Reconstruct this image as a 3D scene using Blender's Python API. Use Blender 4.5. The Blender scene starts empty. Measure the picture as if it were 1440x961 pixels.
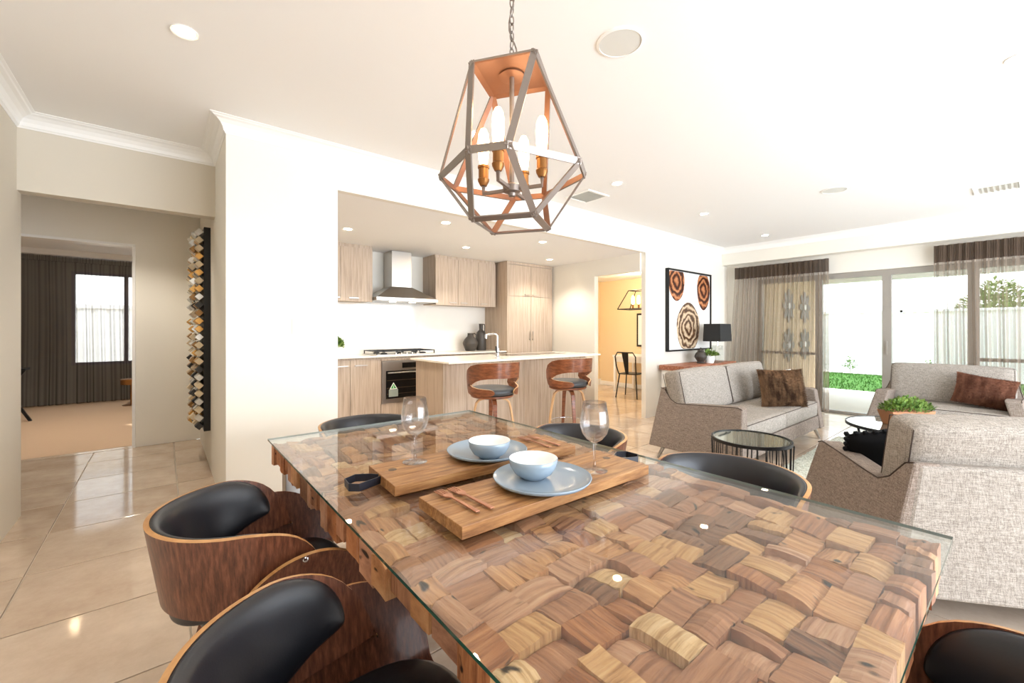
import bpy, bmesh, math, random
from math import sin, cos, pi, radians, sqrt
from mathutils import Vector, Matrix
random.seed(7)
S = bpy.context.scene
COL = S.collection

# ------------------------------------------------------------------ camera, world, light, exposure
cam = bpy.data.cameras.new('camera'); cam.sensor_width = 36; cam.lens = 597 / 1440 * 36
cam.shift_y = -16.5 / 1440; cam.clip_start = .02; cam.clip_end = 200
co = bpy.data.objects.new('camera', cam); COL.objects.link(co)
co.location = (0, 0, 1.285); co.rotation_euler = (radians(90), 0, radians(50.6 - 90)); S.camera = co
S.view_settings.view_transform = 'Standard'; S.view_settings.look = 'None'
S.view_settings.exposure = 0.05; S.view_settings.gamma = 1; S.view_settings.use_curve_mapping = False
S.cycles.max_bounces = 10; S.cycles.diffuse_bounces = 6; S.cycles.glossy_bounces = 4
S.cycles.transparent_max_bounces = 24; S.cycles.sample_clamp_indirect = 6; S.cycles.caustics_reflective = False
S.cycles.caustics_refractive = False
W = bpy.data.worlds.new('sky'); S.world = W; W.use_nodes = True
wn = W.node_tree; bgn = wn.nodes['Background']
tcw = wn.nodes.new('ShaderNodeTexCoord'); sxw = wn.nodes.new('ShaderNodeSeparateXYZ'); rpw = wn.nodes.new('ShaderNodeValToRGB')
wn.links.new(tcw.outputs['Generated'], sxw.inputs[0]); wn.links.new(sxw.outputs['Z'], rpw.inputs[0])
wn.links.new(rpw.outputs[0], bgn.inputs['Color'])
rpw.color_ramp.elements[0].position = 0; rpw.color_ramp.elements[0].color = (1, .99, .97, 1)
rpw.color_ramp.elements[1].position = .9; rpw.color_ramp.elements[1].color = (.72, .86, 1.1, 1)
bgn.inputs['Strength'].default_value = 4.2
sun = bpy.data.lights.new('sun', 'SUN'); sun.energy = 4.5; sun.angle = .02; sun.color = (1, .96, .9)
so = bpy.data.objects.new('sun', sun); COL.objects.link(so); so.rotation_euler = (radians(28), radians(18), 0)


def portal(name, loc, rot, sx, sy):
    l = bpy.data.lights.new(name, 'AREA'); l.shape = 'RECTANGLE'; l.size = sx; l.size_y = sy
    l.cycles.is_portal = True
    o = bpy.data.objects.new(name, l); COL.objects.link(o); o.location = loc; o.rotation_euler = rot


portal('portal_rear', (4.0, -2.96, 1.25), (radians(90), 0, 0), 7.0, 2.3)      # light leaves along local -Z
portal('portal_slider', (8.3, .3, 1.05), (0, radians(90), 0), 2.1, 5.4)
portal('portal_bedroom', (-.6, 10.62, 1.47), (radians(-90), 0, 0), 1.5, 1.65)
# cool daylight falling in through the wide rear windows behind the camera
dl = bpy.data.lights.new('daylight_rear', 'AREA'); dl.shape = 'RECTANGLE'; dl.size = 6.6; dl.size_y = 2.1
dl.energy = 400; dl.color = (.78, .88, 1.0)
dlo = bpy.data.objects.new('daylight_rear', dl); COL.objects.link(dlo); dlo.location = (4.0, -2.9, 1.3); dlo.rotation_euler = (radians(90), 0, 0)


# ------------------------------------------------------------------ materials
def lin(c):
    return tuple(((v / 255) / 12.92 if v / 255 <= .04045 else ((v / 255 + .055) / 1.055) ** 2.4) for v in c) + (1,)


def mat(name, col, rough=.5, metal=0, spec=.5, emit=None, estr=0, coat=0):
    m = bpy.data.materials.new(name); m.use_nodes = True
    b = m.node_tree.nodes['Principled BSDF']
    b.inputs['Base Color'].default_value = lin(col); b.inputs['Roughness'].default_value = rough
    b.inputs['Metallic'].default_value = metal; b.inputs['Specular IOR Level'].default_value = spec
    b.inputs['Coat Weight'].default_value = coat
    if emit: b.inputs['Emission Color'].default_value = lin(emit); b.inputs['Emission Strength'].default_value = estr
    return m


def N(m, t): return m.node_tree.nodes.new(t)
def Lk(m, a, b): m.node_tree.links.new(a, b)


def tex(m, scale=(1, 1, 1), coord='Object'):
    tc = N(m, 'ShaderNodeTexCoord'); mp = N(m, 'ShaderNodeMapping'); mp.inputs['Scale'].default_value = scale
    Lk(m, tc.outputs[coord], mp.inputs[0]); return mp


def ramp(m, src, stops):
    r = N(m, 'ShaderNodeValToRGB'); e = r.color_ramp.elements
    e[0].position, e[0].color = stops[0][0], lin(stops[0][1]); e[1].position, e[1].color = stops[-1][0], lin(stops[-1][1])
    for p, c in stops[1:-1]: k = e.new(p); k.color = lin(c)
    Lk(m, src, r.inputs[0]); return r


def noise(m, mp, scale=5, detail=4, rough=.6):
    n = N(m, 'ShaderNodeTexNoise'); n.inputs['Scale'].default_value = scale; n.inputs['Detail'].default_value = detail
    n.inputs['Roughness'].default_value = rough; Lk(m, mp.outputs[0], n.inputs['Vector']); return n


def bump(m, src, strength=.2, dist=.01):
    b = N(m, 'ShaderNodeBump'); b.inputs['Strength'].default_value = strength; b.inputs['Distance'].default_value = dist
    Lk(m, src, b.inputs['Height']); Lk(m, b.outputs[0], m.node_tree.nodes['Principled BSDF'].inputs['Normal']); return b


def grain(name, stops, scale, rough=.4, spec=.5, bmp=.1, nscale=6, coat=0):
    """wood: noise stretched along the axis whose scale is small"""
    m = mat(name, stops[0][1], rough, spec=spec, coat=coat); mp = tex(m, scale); n = noise(m, mp, nscale, 6, .65)
    r = ramp(m, n.outputs['Fac'], stops); Lk(m, r.outputs[0], m.node_tree.nodes['Principled BSDF'].inputs['Base Color'])
    if bmp: bump(m, n.outputs['Fac'], bmp, .003)
    return m


def fabric(name, c1, c2, s=220, rough=.9):
    m = mat(name, c1, rough, spec=.2)
    ns = [noise(m, tex(m, tuple(s * (.1 if k == q else 1) for q in range(3))), 1, 2) for k in range(3)]
    mx = N(m, 'ShaderNodeMath'); mx.operation = 'ADD'; Lk(m, ns[0].outputs['Fac'], mx.inputs[0]); Lk(m, ns[1].outputs['Fac'], mx.inputs[1])
    mx2 = N(m, 'ShaderNodeMath'); mx2.operation = 'ADD'; Lk(m, mx.outputs[0], mx2.inputs[0]); Lk(m, ns[2].outputs['Fac'], mx2.inputs[1])
    h = N(m, 'ShaderNodeMath'); h.operation = 'MULTIPLY'; h.inputs[1].default_value = .3333; Lk(m, mx2.outputs[0], h.inputs[0])
    r = ramp(m, h.outputs[0], [(.4, c1), (.6, c2)]); Lk(m, r.outputs[0], m.node_tree.nodes['Principled BSDF'].inputs['Base Color'])
    bump(m, h.outputs[0], .35, .002); return m


def sheer(name, col, opacity, foldy=None):
    m = bpy.data.materials.new(name); m.use_nodes = True; nt = m.node_tree; nt.nodes.clear()
    out = N(m, 'ShaderNodeOutputMaterial'); tr = N(m, 'ShaderNodeBsdfTransparent'); df = N(m, 'ShaderNodeBsdfDiffuse'); tl = N(m, 'ShaderNodeBsdfTranslucent')
    a = N(m, 'ShaderNodeMixShader'); b = N(m, 'ShaderNodeMixShader'); a.inputs[0].default_value = .45
    df.inputs['Color'].default_value = lin(col); tl.inputs['Color'].default_value = lin(col)
    # woven voile: a glancing view crosses more thread, so folds read denser
    lw = N(m, 'ShaderNodeLayerWeight'); lw.inputs['Blend'].default_value = .35
    ml = N(m, 'ShaderNodeMapRange'); ml.inputs['From Min'].default_value = 0; ml.inputs['From Max'].default_value = .7
    ml.inputs['To Min'].default_value = opacity; ml.inputs['To Max'].default_value = min(1, opacity + .4)
    Lk(m, lw.outputs['Facing'], ml.inputs['Value'])
    Lk(m, df.outputs[0], a.inputs[1]); Lk(m, tl.outputs[0], a.inputs[2]); Lk(m, ml.outputs[0], b.inputs[0])
    Lk(m, tr.outputs[0], b.inputs[1]); Lk(m, a.outputs[0], b.inputs[2]); Lk(m, b.outputs[0], out.inputs[0]); return m


def glass(name, tint=(255, 255, 255), ior=1.5, edge=0.0, rough=0.0, edgecol=(255, 255, 255)):
    """thin architectural glass: fresnel mix of mirror and clear"""
    m = bpy.data.materials.new(name); m.use_nodes = True; nt = m.node_tree; nt.nodes.clear()
    out = N(m, 'ShaderNodeOutputMaterial'); tr = N(m, 'ShaderNodeBsdfTransparent'); gl = N(m, 'ShaderNodeBsdfGlossy'); lwf = N(m, 'ShaderNodeLayerWeight'); lwf.inputs['Blend'].default_value = .5
    pw = N(m, 'ShaderNodeMath'); pw.operation = 'POWER'; pw.inputs[1].default_value = 5; Lk(m, lwf.outputs['Facing'], pw.inputs[0])
    f0 = ((ior - 1) / (ior + 1)) ** 2
    fr = N(m, 'ShaderNodeMath'); fr.operation = 'MULTIPLY_ADD'; fr.inputs[1].default_value = 1 - f0; fr.inputs[2].default_value = f0; Lk(m, pw.outputs[0], fr.inputs[0])
    tr.inputs['Color'].default_value = lin(tint); gl.inputs['Roughness'].default_value = rough
    mx = N(m, 'ShaderNodeMixShader'); Lk(m, fr.outputs[0], mx.inputs[0]); Lk(m, tr.outputs[0], mx.inputs[1]); Lk(m, gl.outputs[0], mx.inputs[2])
    if edge:
        lw = N(m, 'ShaderNodeLayerWeight'); lw.inputs['Blend'].default_value = .4
        p = N(m, 'ShaderNodeMath'); p.operation = 'MULTIPLY'; p.inputs[1].default_value = edge; Lk(m, lw.outputs['Facing'], p.inputs[0])
        d = N(m, 'ShaderNodeBsdfGlass'); d.inputs['Color'].default_value = lin(edgecol); d.inputs['IOR'].default_value = 1.3
        m2 = N(m, 'ShaderNodeMixShader'); Lk(m, p.outputs[0], m2.inputs[0]); Lk(m, mx.outputs[0], m2.inputs[1]); Lk(m, d.outputs[0], m2.inputs[2]); mx = m2
    Lk(m, mx.outputs[0], out.inputs[0]); return m


M = {}
M['wall'] = mat('wall_paint', (235, 231, 221), .85, spec=.2)
n_ = noise(M['wall'], tex(M['wall'], (1, 1, 1)), 180, 3); bump(M['wall'], n_.outputs['Fac'], .05, .002)
M['wall_shaded'] = mat('wall_paint_shaded', (214, 206, 191), .85, spec=.2)  # wall paint darkened: the weaker light on the left side put into the colour
M['ceil'] = mat('ceiling_paint', (243, 242, 240), .9, spec=.1)
M['white'] = mat('white_gloss', (244, 243, 240), .35)
M['splash'] = mat('splashback', (240, 236, 228), .08)
M['cream'] = mat('cream_stone', (246, 240, 228), .15)
m = M['tile'] = mat('beige_tile', (200, 182, 163), .08, spec=.45)
mp = tex(m, (1, 1, 1)); n1 = noise(m, mp, 2.2, 7, .7); oi = N(m, 'ShaderNodeObjectInfo')
ad = N(m, 'ShaderNodeMath'); ad.operation = 'MULTIPLY_ADD'; ad.inputs[1].default_value = .12; Lk(m, oi.outputs['Random'], ad.inputs[0]); Lk(m, n1.outputs['Fac'], ad.inputs[2])
r = ramp(m, ad.outputs[0], [(.35, (182, 160, 140)), (.75, (216, 199, 180))]); Lk(m, r.outputs[0], m.node_tree.nodes['Principled BSDF'].inputs['Base Color'])
n2 = noise(m, tex(m, (6, 30, 1)), 1, 3); bump(m, n2.outputs['Fac'], .04, .004)
M['grout'] = mat('grout', (214, 204, 188), .9)
M['carpet'] = mat('carpet', (214, 186, 158), 1, spec=.05)
n_ = noise(M['carpet'], tex(M['carpet']), 300, 2); bump(M['carpet'], n_.outputs['Fac'], .5, .01)
M['lam'] = grain('oak_laminate', [(.3, (160, 141, 122)), (.5, (186, 168, 149)), (.7, (200, 184, 166))], (9, 9, .35), .45, .3, 0, 5)
M['lamgap'] = mat('cabinet_gap', (70, 58, 48), .8)
M['walnut'] = grain('walnut_veneer', [(.3, (66, 36, 26)), (.5, (104, 62, 44)), (.72, (138, 88, 64))], (22, 22, .8), .32, .4, .03, 5, .15)
M['walnut_l'] = grain('walnut_stool', [(.3, (88, 48, 28)), (.5, (124, 72, 44)), (.72, (152, 94, 60))], (3, 3, 12), .3, .4, .03, 4, .2)
M['ply'] = grain('ply_edge', [(.3, (168, 118, 68)), (.7, (205, 158, 104))], (3, 3, 60), .4, .4, 0, 4)
M['beech'] = grain('light_wood', [(.3, (190, 146, 98)), (.7, (222, 182, 136))], (12, 12, 1), .4, .4, 0, 4)
m = M['leather'] = mat('black_leather', (25, 26, 32), .36, spec=.55)
n_ = noise(m, tex(m), 260, 3); bump(m, n_.outputs['Fac'], .08, .002)
M['stoolpad'] = mat('charcoal_leather', (58, 60, 62), .45)
M['chrome'] = mat('chrome', (215, 215, 218), .1, 1)
M['steel'] = mat('brushed_steel', (186, 180, 172), .3, 1)
M['black'] = mat('black_metal', (24, 23, 23), .4, .3)
M['blackgloss'] = mat('black_glass', (14, 14, 15), .06)
M['bronze'] = mat('bronze_grey', (138, 127, 119), .38, .6)
M['copperin'] = mat('copper_inside', (124, 86, 66), .45, .4)
M['brass'] = mat('aged_brass', (150, 104, 58), .38, .8)
M['copper'] = mat('copper_cutlery', (176, 124, 98), .3, .8)
M['bulb'] = mat('bulb_glow', (255, 220, 170), .3, emit=(255, 206, 150), estr=14)
M['lampglow'] = mat('downlight_glow', (255, 250, 240), .3, emit=(255, 240, 215), estr=22)
M['sofa'] = fabric('taupe_weave', (102, 89, 79), (154, 141, 130), 260)
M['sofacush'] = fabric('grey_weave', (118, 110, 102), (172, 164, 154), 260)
M['piping'] = mat('dark_piping', (58, 44, 36), .8)
M['plate'] = mat('blue_glaze', (146, 162, 176), .16, spec=.6)
M['bowlin'] = mat('white_glaze', (246, 246, 246), .12, spec=.6)
M['sheer'] = sheer('taupe_voile', (158, 143, 128), .48)
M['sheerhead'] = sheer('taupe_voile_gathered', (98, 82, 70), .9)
M['sheerdark'] = sheer('charcoal_voile', (58, 50, 47), .5)
M['alu'] = mat('grey_aluminium', (160, 155, 147), .4, .2)
M['green'] = mat('leaf', (92, 128, 52), .6, spec=.3)
r = ramp(M['green'], noise(M['green'], tex(M['green']), 25, 2).outputs['Fac'], [(.35, (64, 100, 36)), (.65, (142, 168, 84))]); Lk(M['green'], r.outputs[0], M['green'].node_tree.nodes['Principled BSDF'].inputs['Base Color'])
M['terra'] = mat('terracotta', (176, 122, 86), .8)
M['pane'] = glass('window_pane', (250, 252, 251), 1.35)
M['wine'] = glass('wine_glass', (252, 252, 253), 1.6, .85)
M['tabletop'] = glass('tabletop_glass', (250, 252, 250), 1.5)
M['glassedge'] = mat('glass_edge', (46, 84, 72), .1, spec=.8)
M['mirrorglass'] = mat('smoked_glass_top', (168, 172, 160), .03, .85)
M['water'] = glass('clear_lamp_glass', (244, 246, 244), 1.45, .35)


# ------------------------------------------------------------------ mesh builder
class MB:
    def __init__(s): s.v = []; s.f = []; s.m = []

    def add(s, vs, fs, mi=0, mx=None):
        o = len(s.v)
        s.v += [tuple(mx @ Vector(p)) for p in vs] if mx is not None else [tuple(p) for p in vs]
        s.f += [tuple(i + o for i in f) for f in fs]
        s.m += (mi if isinstance(mi, list) else [mi] * len(fs)); return s

    def box(s, x0, x1, y0, y1, z0, z1, mi=0, mx=None):
        vs = [(x, y, z) for z in (z0, z1) for y in (y0, y1) for x in (x0, x1)]
        return s.add(vs, [(0, 2, 3, 1), (4, 5, 7, 6), (0, 1, 5, 4), (2, 6, 7, 3), (0, 4, 6, 2), (1, 3, 7, 5)], mi, mx)

    def hexa(s, vs, mi=0):
        return s.add(vs, [(0, 3, 2, 1), (4, 5, 6, 7), (0, 1, 5, 4), (1, 2, 6, 5), (2, 3, 7, 6), (3, 0, 4, 7)], mi)

    def lathe(s, prof, c=(0, 0, 0), seg=32, mi=0, mx=None, closed=False):
        vs = []; fs = []; n = len(prof)
        for r_, z in prof:
            for k in range(seg): a = 2 * pi * k / seg; vs.append((c[0] + r_ * cos(a), c[1] + r_ * sin(a), c[2] + z))
        for i in range(n - 1 if not closed else n):
            j = (i + 1) % n
            for k in range(seg): q = (k + 1) % seg; fs.append((i * seg + k, i * seg + q, j * seg + q, j * seg + k))
        if not closed:
            if prof[0][0] > 1e-6: fs.append(tuple(reversed(range(seg))))
            if prof[-1][0] > 1e-6: fs.append(tuple((n - 1) * seg + k for k in range(seg)))
        if isinstance(mi, (list, tuple)):
            ms = []
            for i in range(n - 1 if not closed else n): ms += [mi[i]] * seg
            ms += [mi[-1]] * (len(fs) - len(ms)); return s.add(vs, fs, ms, mx)
        return s.add(vs, fs, mi, mx)

    def tube(s, pts, r, seg=8, mi=0, closed=False, flat=None, up=None):
        """round tube, or (flat=(w,t)) a flat bar whose width lies along up x direction"""
        P = [Vector(p) for p in pts]; n = len(P); vs = []; fs = []; prev = None
        rr = r if isinstance(r, (list, tuple)) else [r] * n
        for i in range(n):
            a = P[i - 1] if (i > 0 or closed) else P[i]; b = P[(i + 1) % n] if (i < n - 1 or closed) else P[i]
            t = (b - a).normalized()
            if prev is None:
                u = Vector(up) if up else (Vector((0, 0, 1)) if abs(t.z) < .9 else Vector((1, 0, 0)))
            else: u = prev
            u = (u - t * u.dot(t)).normalized(); prev = u; w = t.cross(u)
            if flat:
                fw = flat if not isinstance(flat[0], (list, tuple)) else flat[i]
                for su, sw in ((-1, -1), (1, -1), (1, 1), (-1, 1)): vs.append(P[i] + u * su * fw[0] / 2 + w * sw * fw[1] / 2)
            else:
                for k in range(seg): an = 2 * pi * k / seg; vs.append(P[i] + (u * cos(an) + w * sin(an)) * rr[i])
        sg = 4 if flat else seg
        for i in range(n if closed else n - 1):
            j = (i + 1) % n
            for k in range(sg): q = (k + 1) % sg; fs.append((i * sg + k, i * sg + q, j * sg + q, j * sg + k))
        if not closed: fs += [tuple(reversed(range(sg))), tuple((n - 1) * sg + k for k in range(sg))]
        return s.add(vs, fs, mi)

    def prism(s, poly, h0, h1, axis='z', mi=0, mx=None, mcap=None):
        n = len(poly)
        def q(a, b, h): return {'z': (a, b, h), 'y': (a, h, b), 'x': (h, a, b)}[axis]
        vs = [q(a, b, h0) for a, b in poly] + [q(a, b, h1) for a, b in poly]
        fs = [(i, (i + 1) % n, n + (i + 1) % n, n + i) for i in range(n)] + [tuple(reversed(range(n))), tuple(range(n, 2 * n))]
        return s.add(vs, fs, [mi] * n + [mi if mcap is None else mcap] * 2, mx)

    def sheet(s, fn, nu, nv, th=0, mi=0, medge=None, closed_u=False):
        """grid surface; fn(u,v)->point with u,v in 0..1; th>0 gives thickness along the normal with closed edges"""
        P = [[Vector(fn(i / nu, j / nv)) for j in range(nv + 1)] for i in range(nu + 1)]
        idx = lambda i, j: i * (nv + 1) + j
        if not th:
            return s.add([P[i][j] for i in range(nu + 1) for j in range(nv + 1)],
                         [(idx(i, j), idx(i + 1, j), idx(i + 1, j + 1), idx(i, j + 1)) for i in range(nu) for j in range(nv)], mi)
        A = []; B = []
        for i in range(nu + 1):
            for j in range(nv + 1):
                du = P[min(i + 1, nu)][j] - P[max(i - 1, 0)][j]; dv = P[i][min(j + 1, nv)] - P[i][max(j - 1, 0)]
                nn = du.cross(dv); nn = nn.normalized() if nn.length > 1e-9 else Vector((0, 0, 1))
                A.append(P[i][j]); B.append(P[i][j] + nn * (th(i / nu, j / nv) if callable(th) else th))
        o = len(A); fs = []; ms = []; me = mi if medge is None else medge
        for i in range(nu):
            for j in range(nv):
                a, b, c, d = idx(i, j), idx(i + 1, j), idx(i + 1, j + 1), idx(i, j + 1)
                fs += [(d, c, b, a), (a + o, b + o, c + o, d + o)]; ms += [mi, mi]
        for i in range(nu):
            a, b = idx(i, 0), idx(i + 1, 0); fs.append((a, b, b + o, a + o)); ms.append(me)
            a, b = idx(i, nv), idx(i + 1, nv); fs.append((b, a, a + o, b + o)); ms.append(me)
        for j in range(nv):
            a, b = idx(0, j), idx(0, j + 1); fs.append((b, a, a + o, b + o)); ms.append(me)
            a, b = idx(nu, j), idx(nu, j + 1); fs.append((a, b, b + o, a + o)); ms.append(me)
        return s.add(A + B, fs, ms)

    def rbox(s, c, size, r, n=6, bulge=(0, 0, 0), mi=0, mx=None):
        """rounded, slightly stuffed box"""
        hx, hy, hz = (d / 2 for d in size); vs = []; fs = []; key = {}
        def pt(p):
            k = tuple(round(q, 5) for q in p)
            if k in key: return key[k]
            q = [p[0] * hx, p[1] * hy, p[2] * hz]; inn = [max(-h + r, min(h - r, w)) for h, w in zip((hx, hy, hz), q)]
            d = Vector(q) - Vector(inn)
            o = Vector(inn) + (d.normalized() * r if d.length > 1e-9 else Vector())
            bx = (1 - p[1] ** 2) * (1 - p[2] ** 2); by = (1 - p[0] ** 2) * (1 - p[2] ** 2); bz = (1 - p[0] ** 2) * (1 - p[1] ** 2)
            o += Vector((bulge[0] * bx * p[0], bulge[1] * by * p[1], bulge[2] * bz * p[2])) + Vector(c)
            key[k] = len(vs); vs.append(tuple(o)); return key[k]
        g = [-1, -.93] + [-.8 + 1.6 * i / (n - 1) for i in range(n)] + [.93, 1]
        for ax in range(3):
            for sg in (-1, 1):
                for i in range(len(g) - 1):
                    for j in range(len(g) - 1):
                        q = []
                        for a, b in ((g[i], g[j]), (g[i + 1], g[j]), (g[i + 1], g[j + 1]), (g[i], g[j + 1])):
                            p = [0, 0, 0]; p[ax] = sg; p[(ax + 1) % 3] = a; p[(ax + 2) % 3] = b; q.append(pt(p))
                        fs.append(tuple(q if sg > 0 else reversed(q)))
        return s.add(vs, fs, mi, mx)

    def build(s, name, mats, parent=None, smooth=False, loc=None, rz=None, bevel=0, kind=None, label=None, fix=False):
        me = bpy.data.meshes.new(name); me.from_pydata(s.v, [], s.f)
        for k in (mats if isinstance(mats, (list, tuple)) else [mats]): me.materials.append(M[k] if isinstance(k, str) else k)
        me.polygons.foreach_set('material_index', s.m)
        if smooth: me.polygons.foreach_set('use_smooth', [True] * len(s.f))
        if fix:
            bm = bmesh.new(); bm.from_mesh(me); bmesh.ops.recalc_face_normals(bm, faces=bm.faces); bm.to_mesh(me); bm.free()
        me.update()
        if smooth and smooth != 'all':
            try: me.set_sharp_from_angle(angle=radians(40))
            except Exception: pass
        o = bpy.data.objects.new(name, me); COL.objects.link(o)
        if parent: o.parent = parent
        if loc: o.location = loc
        if rz is not None: o.rotation_euler = (0, 0, rz)
        if bevel:
            b = o.modifiers.new('bevel', 'BEVEL'); b.width = bevel; b.segments = 2; b.limit_method = 'ANGLE'
        if kind: o['kind'] = kind
        if label: o['label'] = label
        return o


def tag(o, label, cat, group=None, kind=None):
    o['label'] = label; o['category'] = cat
    if group: o['group'] = group
    if kind: o['kind'] = kind
    return o


def thing(name, label, cat, loc=(0, 0, 0), rz=0, group=None):
    o = bpy.data.objects.new(name, None); o.empty_display_size = .1; COL.objects.link(o)
    o.location = loc; o.rotation_euler = (0, 0, rz); return tag(o, label, cat, group)


def tree_copy(o, parent=None):
    c = o.copy(); COL.objects.link(c)
    if parent: c.parent = parent
    for ch in list(o.children): tree_copy(ch, c)
    return c


def dup(o, loc, rz, label):
    c = tree_copy(o); c.location = loc; c.rotation_euler = (0, 0, rz); c['label'] = label; return c


def BX(*a): return MB().box(*a)


# ------------------------------------------------------------------ the shell of the house
CH, KC = 2.743, 2.41
base = BX(-3, 8.2, -3.2, 6.25, -.06, -.012)
fl = base.build('floor', ['grout'], kind='structure')
proto = None
px_, py_ = .65, .605
xs = [-.56 + px_ * k for k in range(-4, 14)]; ys = [2.715 + py_ * k for k in range(-9, 6)]
cnt = 0
for x in xs:
    for y in ys:
        if y > 5.8 and x > .3 and x < 5.3: continue
        if x + px_ > 8.2 or x < -3: continue
        sx, sy = px_ - .008, py_ - .008
        if y > 6.1: continue
        if proto is None:
            proto = MB().box(0, sx, 0, sy, -.012, 0).build('tile', ['tile'], fl, bevel=.0015); o = proto
        else:
            o = proto.copy(); COL.objects.link(o)
        o.location = (x + .004, y + .004, 0); cnt += 1
        if y + py_ > 6.2: o.scale.y = (6.195 - y) / py_
ST = 'structure'
BX(-3, .3, 6.2, 6.3, -.012, .002).build('trim_1', ['tile'], kind=ST)
BX(-3, 3.5, 6.3, 10.9, -.02, .004).build('floor_bedroom', ['carpet'], kind=ST)
# floor out of the tile grid
BX(5.46, 8.1, 6.2, 6.6, -.01, .0).build('floor_nook', ['tile'], kind=ST)
BX(-.9, 7.95, -3.1, 3.53, CH, CH + .05).box(-.9, .335, 3.53, 4.35, CH, CH + .05).build('ceiling', ['ceil'], kind=ST)
BX(.44, 5.46, 3.6, 6.1, KC, KC + .05).build('ceiling_kitchen', ['ceil'], kind=ST)
BX(-3, .44, 4.35, 6.3, 2.6, 2.65).build('ceiling_corridor', ['ceil'], kind=ST)
BX(5.46, 8.1, 3.62, 6.7, KC, KC + .05).build('ceiling_nook', ['ceil'], kind=ST)
# left wall with its corridor opening; the beam wall over the corridor
BX(-.88, -.76, -3.1, 4.42, 0, CH).build('wall_left', ['wall_shaded'], kind=ST)
BX(-.76, .335, 4.31, 4.42, 2.225, CH).build('wall_beam', ['wall_shaded'], kind=ST)
BX(.335, .45, 3.53, 6.3, 0, CH).box(.45, 1.085, 3.53, 3.6, 0, CH).box(1.085, 5.41, 3.53, 3.6, KC, CH).box(5.41, 8.3, 3.53, 3.6, 0, CH).build('wall_partition', ['wall'], kind=ST)
# corridor back wall with the bedroom doorway
BX(-.255, .45, 6.2, 6.3, 0, 2.7).box(-3, -.255, 6.2, 6.3, 2.2, 2.7).box(-3, -1.35, 6.2, 6.3, 0, 2.2).build('wall_corridor', ['wall'], kind=ST)
BX(-3.1, -3, 4.4, 10.9, 0, 2.7).box(-3, -.88, 4.36, 4.46, 0, 2.7).build('wall_corridor_end', ['wall'], kind=ST)
d = thing('door_1', '', 'door'); del d['label'], d['category']; d['kind'] = ST
BX(-.262, -.235, 6.17, 6.32, 0, 2.2).box(-1.37, -1.345, 6.17, 6.32, 0, 2.2).box(-1.37, -.235, 6.17, 6.32, 2.19, 2.215).build('architrave', ['white'], d)
# kitchen walls
BX(.45, 5.46, 6.0, 6.1, 0, KC).build('wall_kitchen_back', ['wall'], kind=ST)
BX(5.37, 5.46, 4.443, 6.1, 0, KC).box(5.37, 5.46, 3.6, 4.443, 2.145, KC).build('wall_kitchen_right', ['wall'], kind=ST)
BX(.45, 5.37, 5.985, 6.0, .94, 1.72).build('trim_splashback', ['splash'], kind=ST)
# nook beyond the kitchen doorway
M['nook'] = mat('warm_cream_paint', (232, 212, 176), .85, spec=.2)
BX(8.0, 8.1, 3.6, 6.7, 0, KC).box(5.46, 8.0, 6.45, 6.6, 0, KC).build('wall_nook', ['nook'], kind=ST)
BX(6.3, 8.0, 6.42, 6.45, 0, .13).box(7.97, 8.0, 3.6, 6.45, 0, .09).build('baseboard_nook', ['white'], kind=ST)
# window wall: bulkhead, curtain recess, wall round the sliding doors
w = MB().box(7.808, 8.0, -3.1, 3.53, 2.445, CH).box(8.04, 8.14, -3.1, 3.53, 2.16, 2.5).box(7.99, 8.0, -3.1, 3.53, 2.44, 2.5).box(8.04, 8.14, 3.02, 3.53, 0, 2.16).box(8.0, 8.04, -3.1, 3.53, 2.445, 2.5)
w.build('wall_right', ['wall'], kind=ST)
BX(7.808, 8.14, -3.1, -2.45, 0, 2.445).build('wall_right_end', ['wall'], kind=ST)
# rear wall with wide windows (behind the camera)
BX(-.88, .5, -3.1, -3.0, 0, CH).box(.5, 7.5, -3.1, -3.0, 2.4, CH).box(7.5, 8.1, -3.1, -3.0, 0, CH).build('wall_rear', ['wall'], kind=ST)
rw = MB()
for x in (.5, 2.2, 3.95, 5.7, 7.45): rw.box(x, x + .05, -3.07, -3.02, 0, 2.4)
rw.box(.5, 7.5, -3.07, -3.02, 0, .05).box(.5, 7.5, -3.07, -3.02, 2.35, 2.4).build('window_3', ['alu'], kind=ST)
# cove cornice swept round the room
path = [(-.76, -3.0), (-.76, 4.31), (.335, 4.31), (.335, 3.53), (7.808, 3.53), (7.808, -3.0)]
prof = [(0, -.097), (.004, -.097), (.008, -.088), (.014, -.083), (.02, -.06), (.035, -.037), (.058, -.02), (.078, -.014), (.084, -.008), (.097, -.004), (.097, 0)]
cm = MB(); rows = []
for i, p in enumerate(path):
    P = Vector(p); nrm = []
    if i > 0: t = (P - Vector(path[i - 1])).normalized(); nrm.append(Vector((t.y, -t.x)))
    if i < len(path) - 1: t = (Vector(path[i + 1]) - P).normalized(); nrm.append(Vector((t.y, -t.x)))
    mv = nrm[0] if len(nrm) == 1 else (nrm[0] + nrm[1]) / (1 + nrm[0].dot(nrm[1]))
    rows.append([(P.x + mv.x * a, P.y + mv.y * a, CH + b) for a, b in prof])
npf = len(prof)
cm.add([q for r_ in rows for q in r_], [(i * npf + j, i * npf + j + 1, (i + 1) * npf + j + 1, (i + 1) * npf + j) for i in range(len(path) - 1) for j in range(npf - 1)])
cm.build('trim_2', ['white'], kind=ST)

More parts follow.
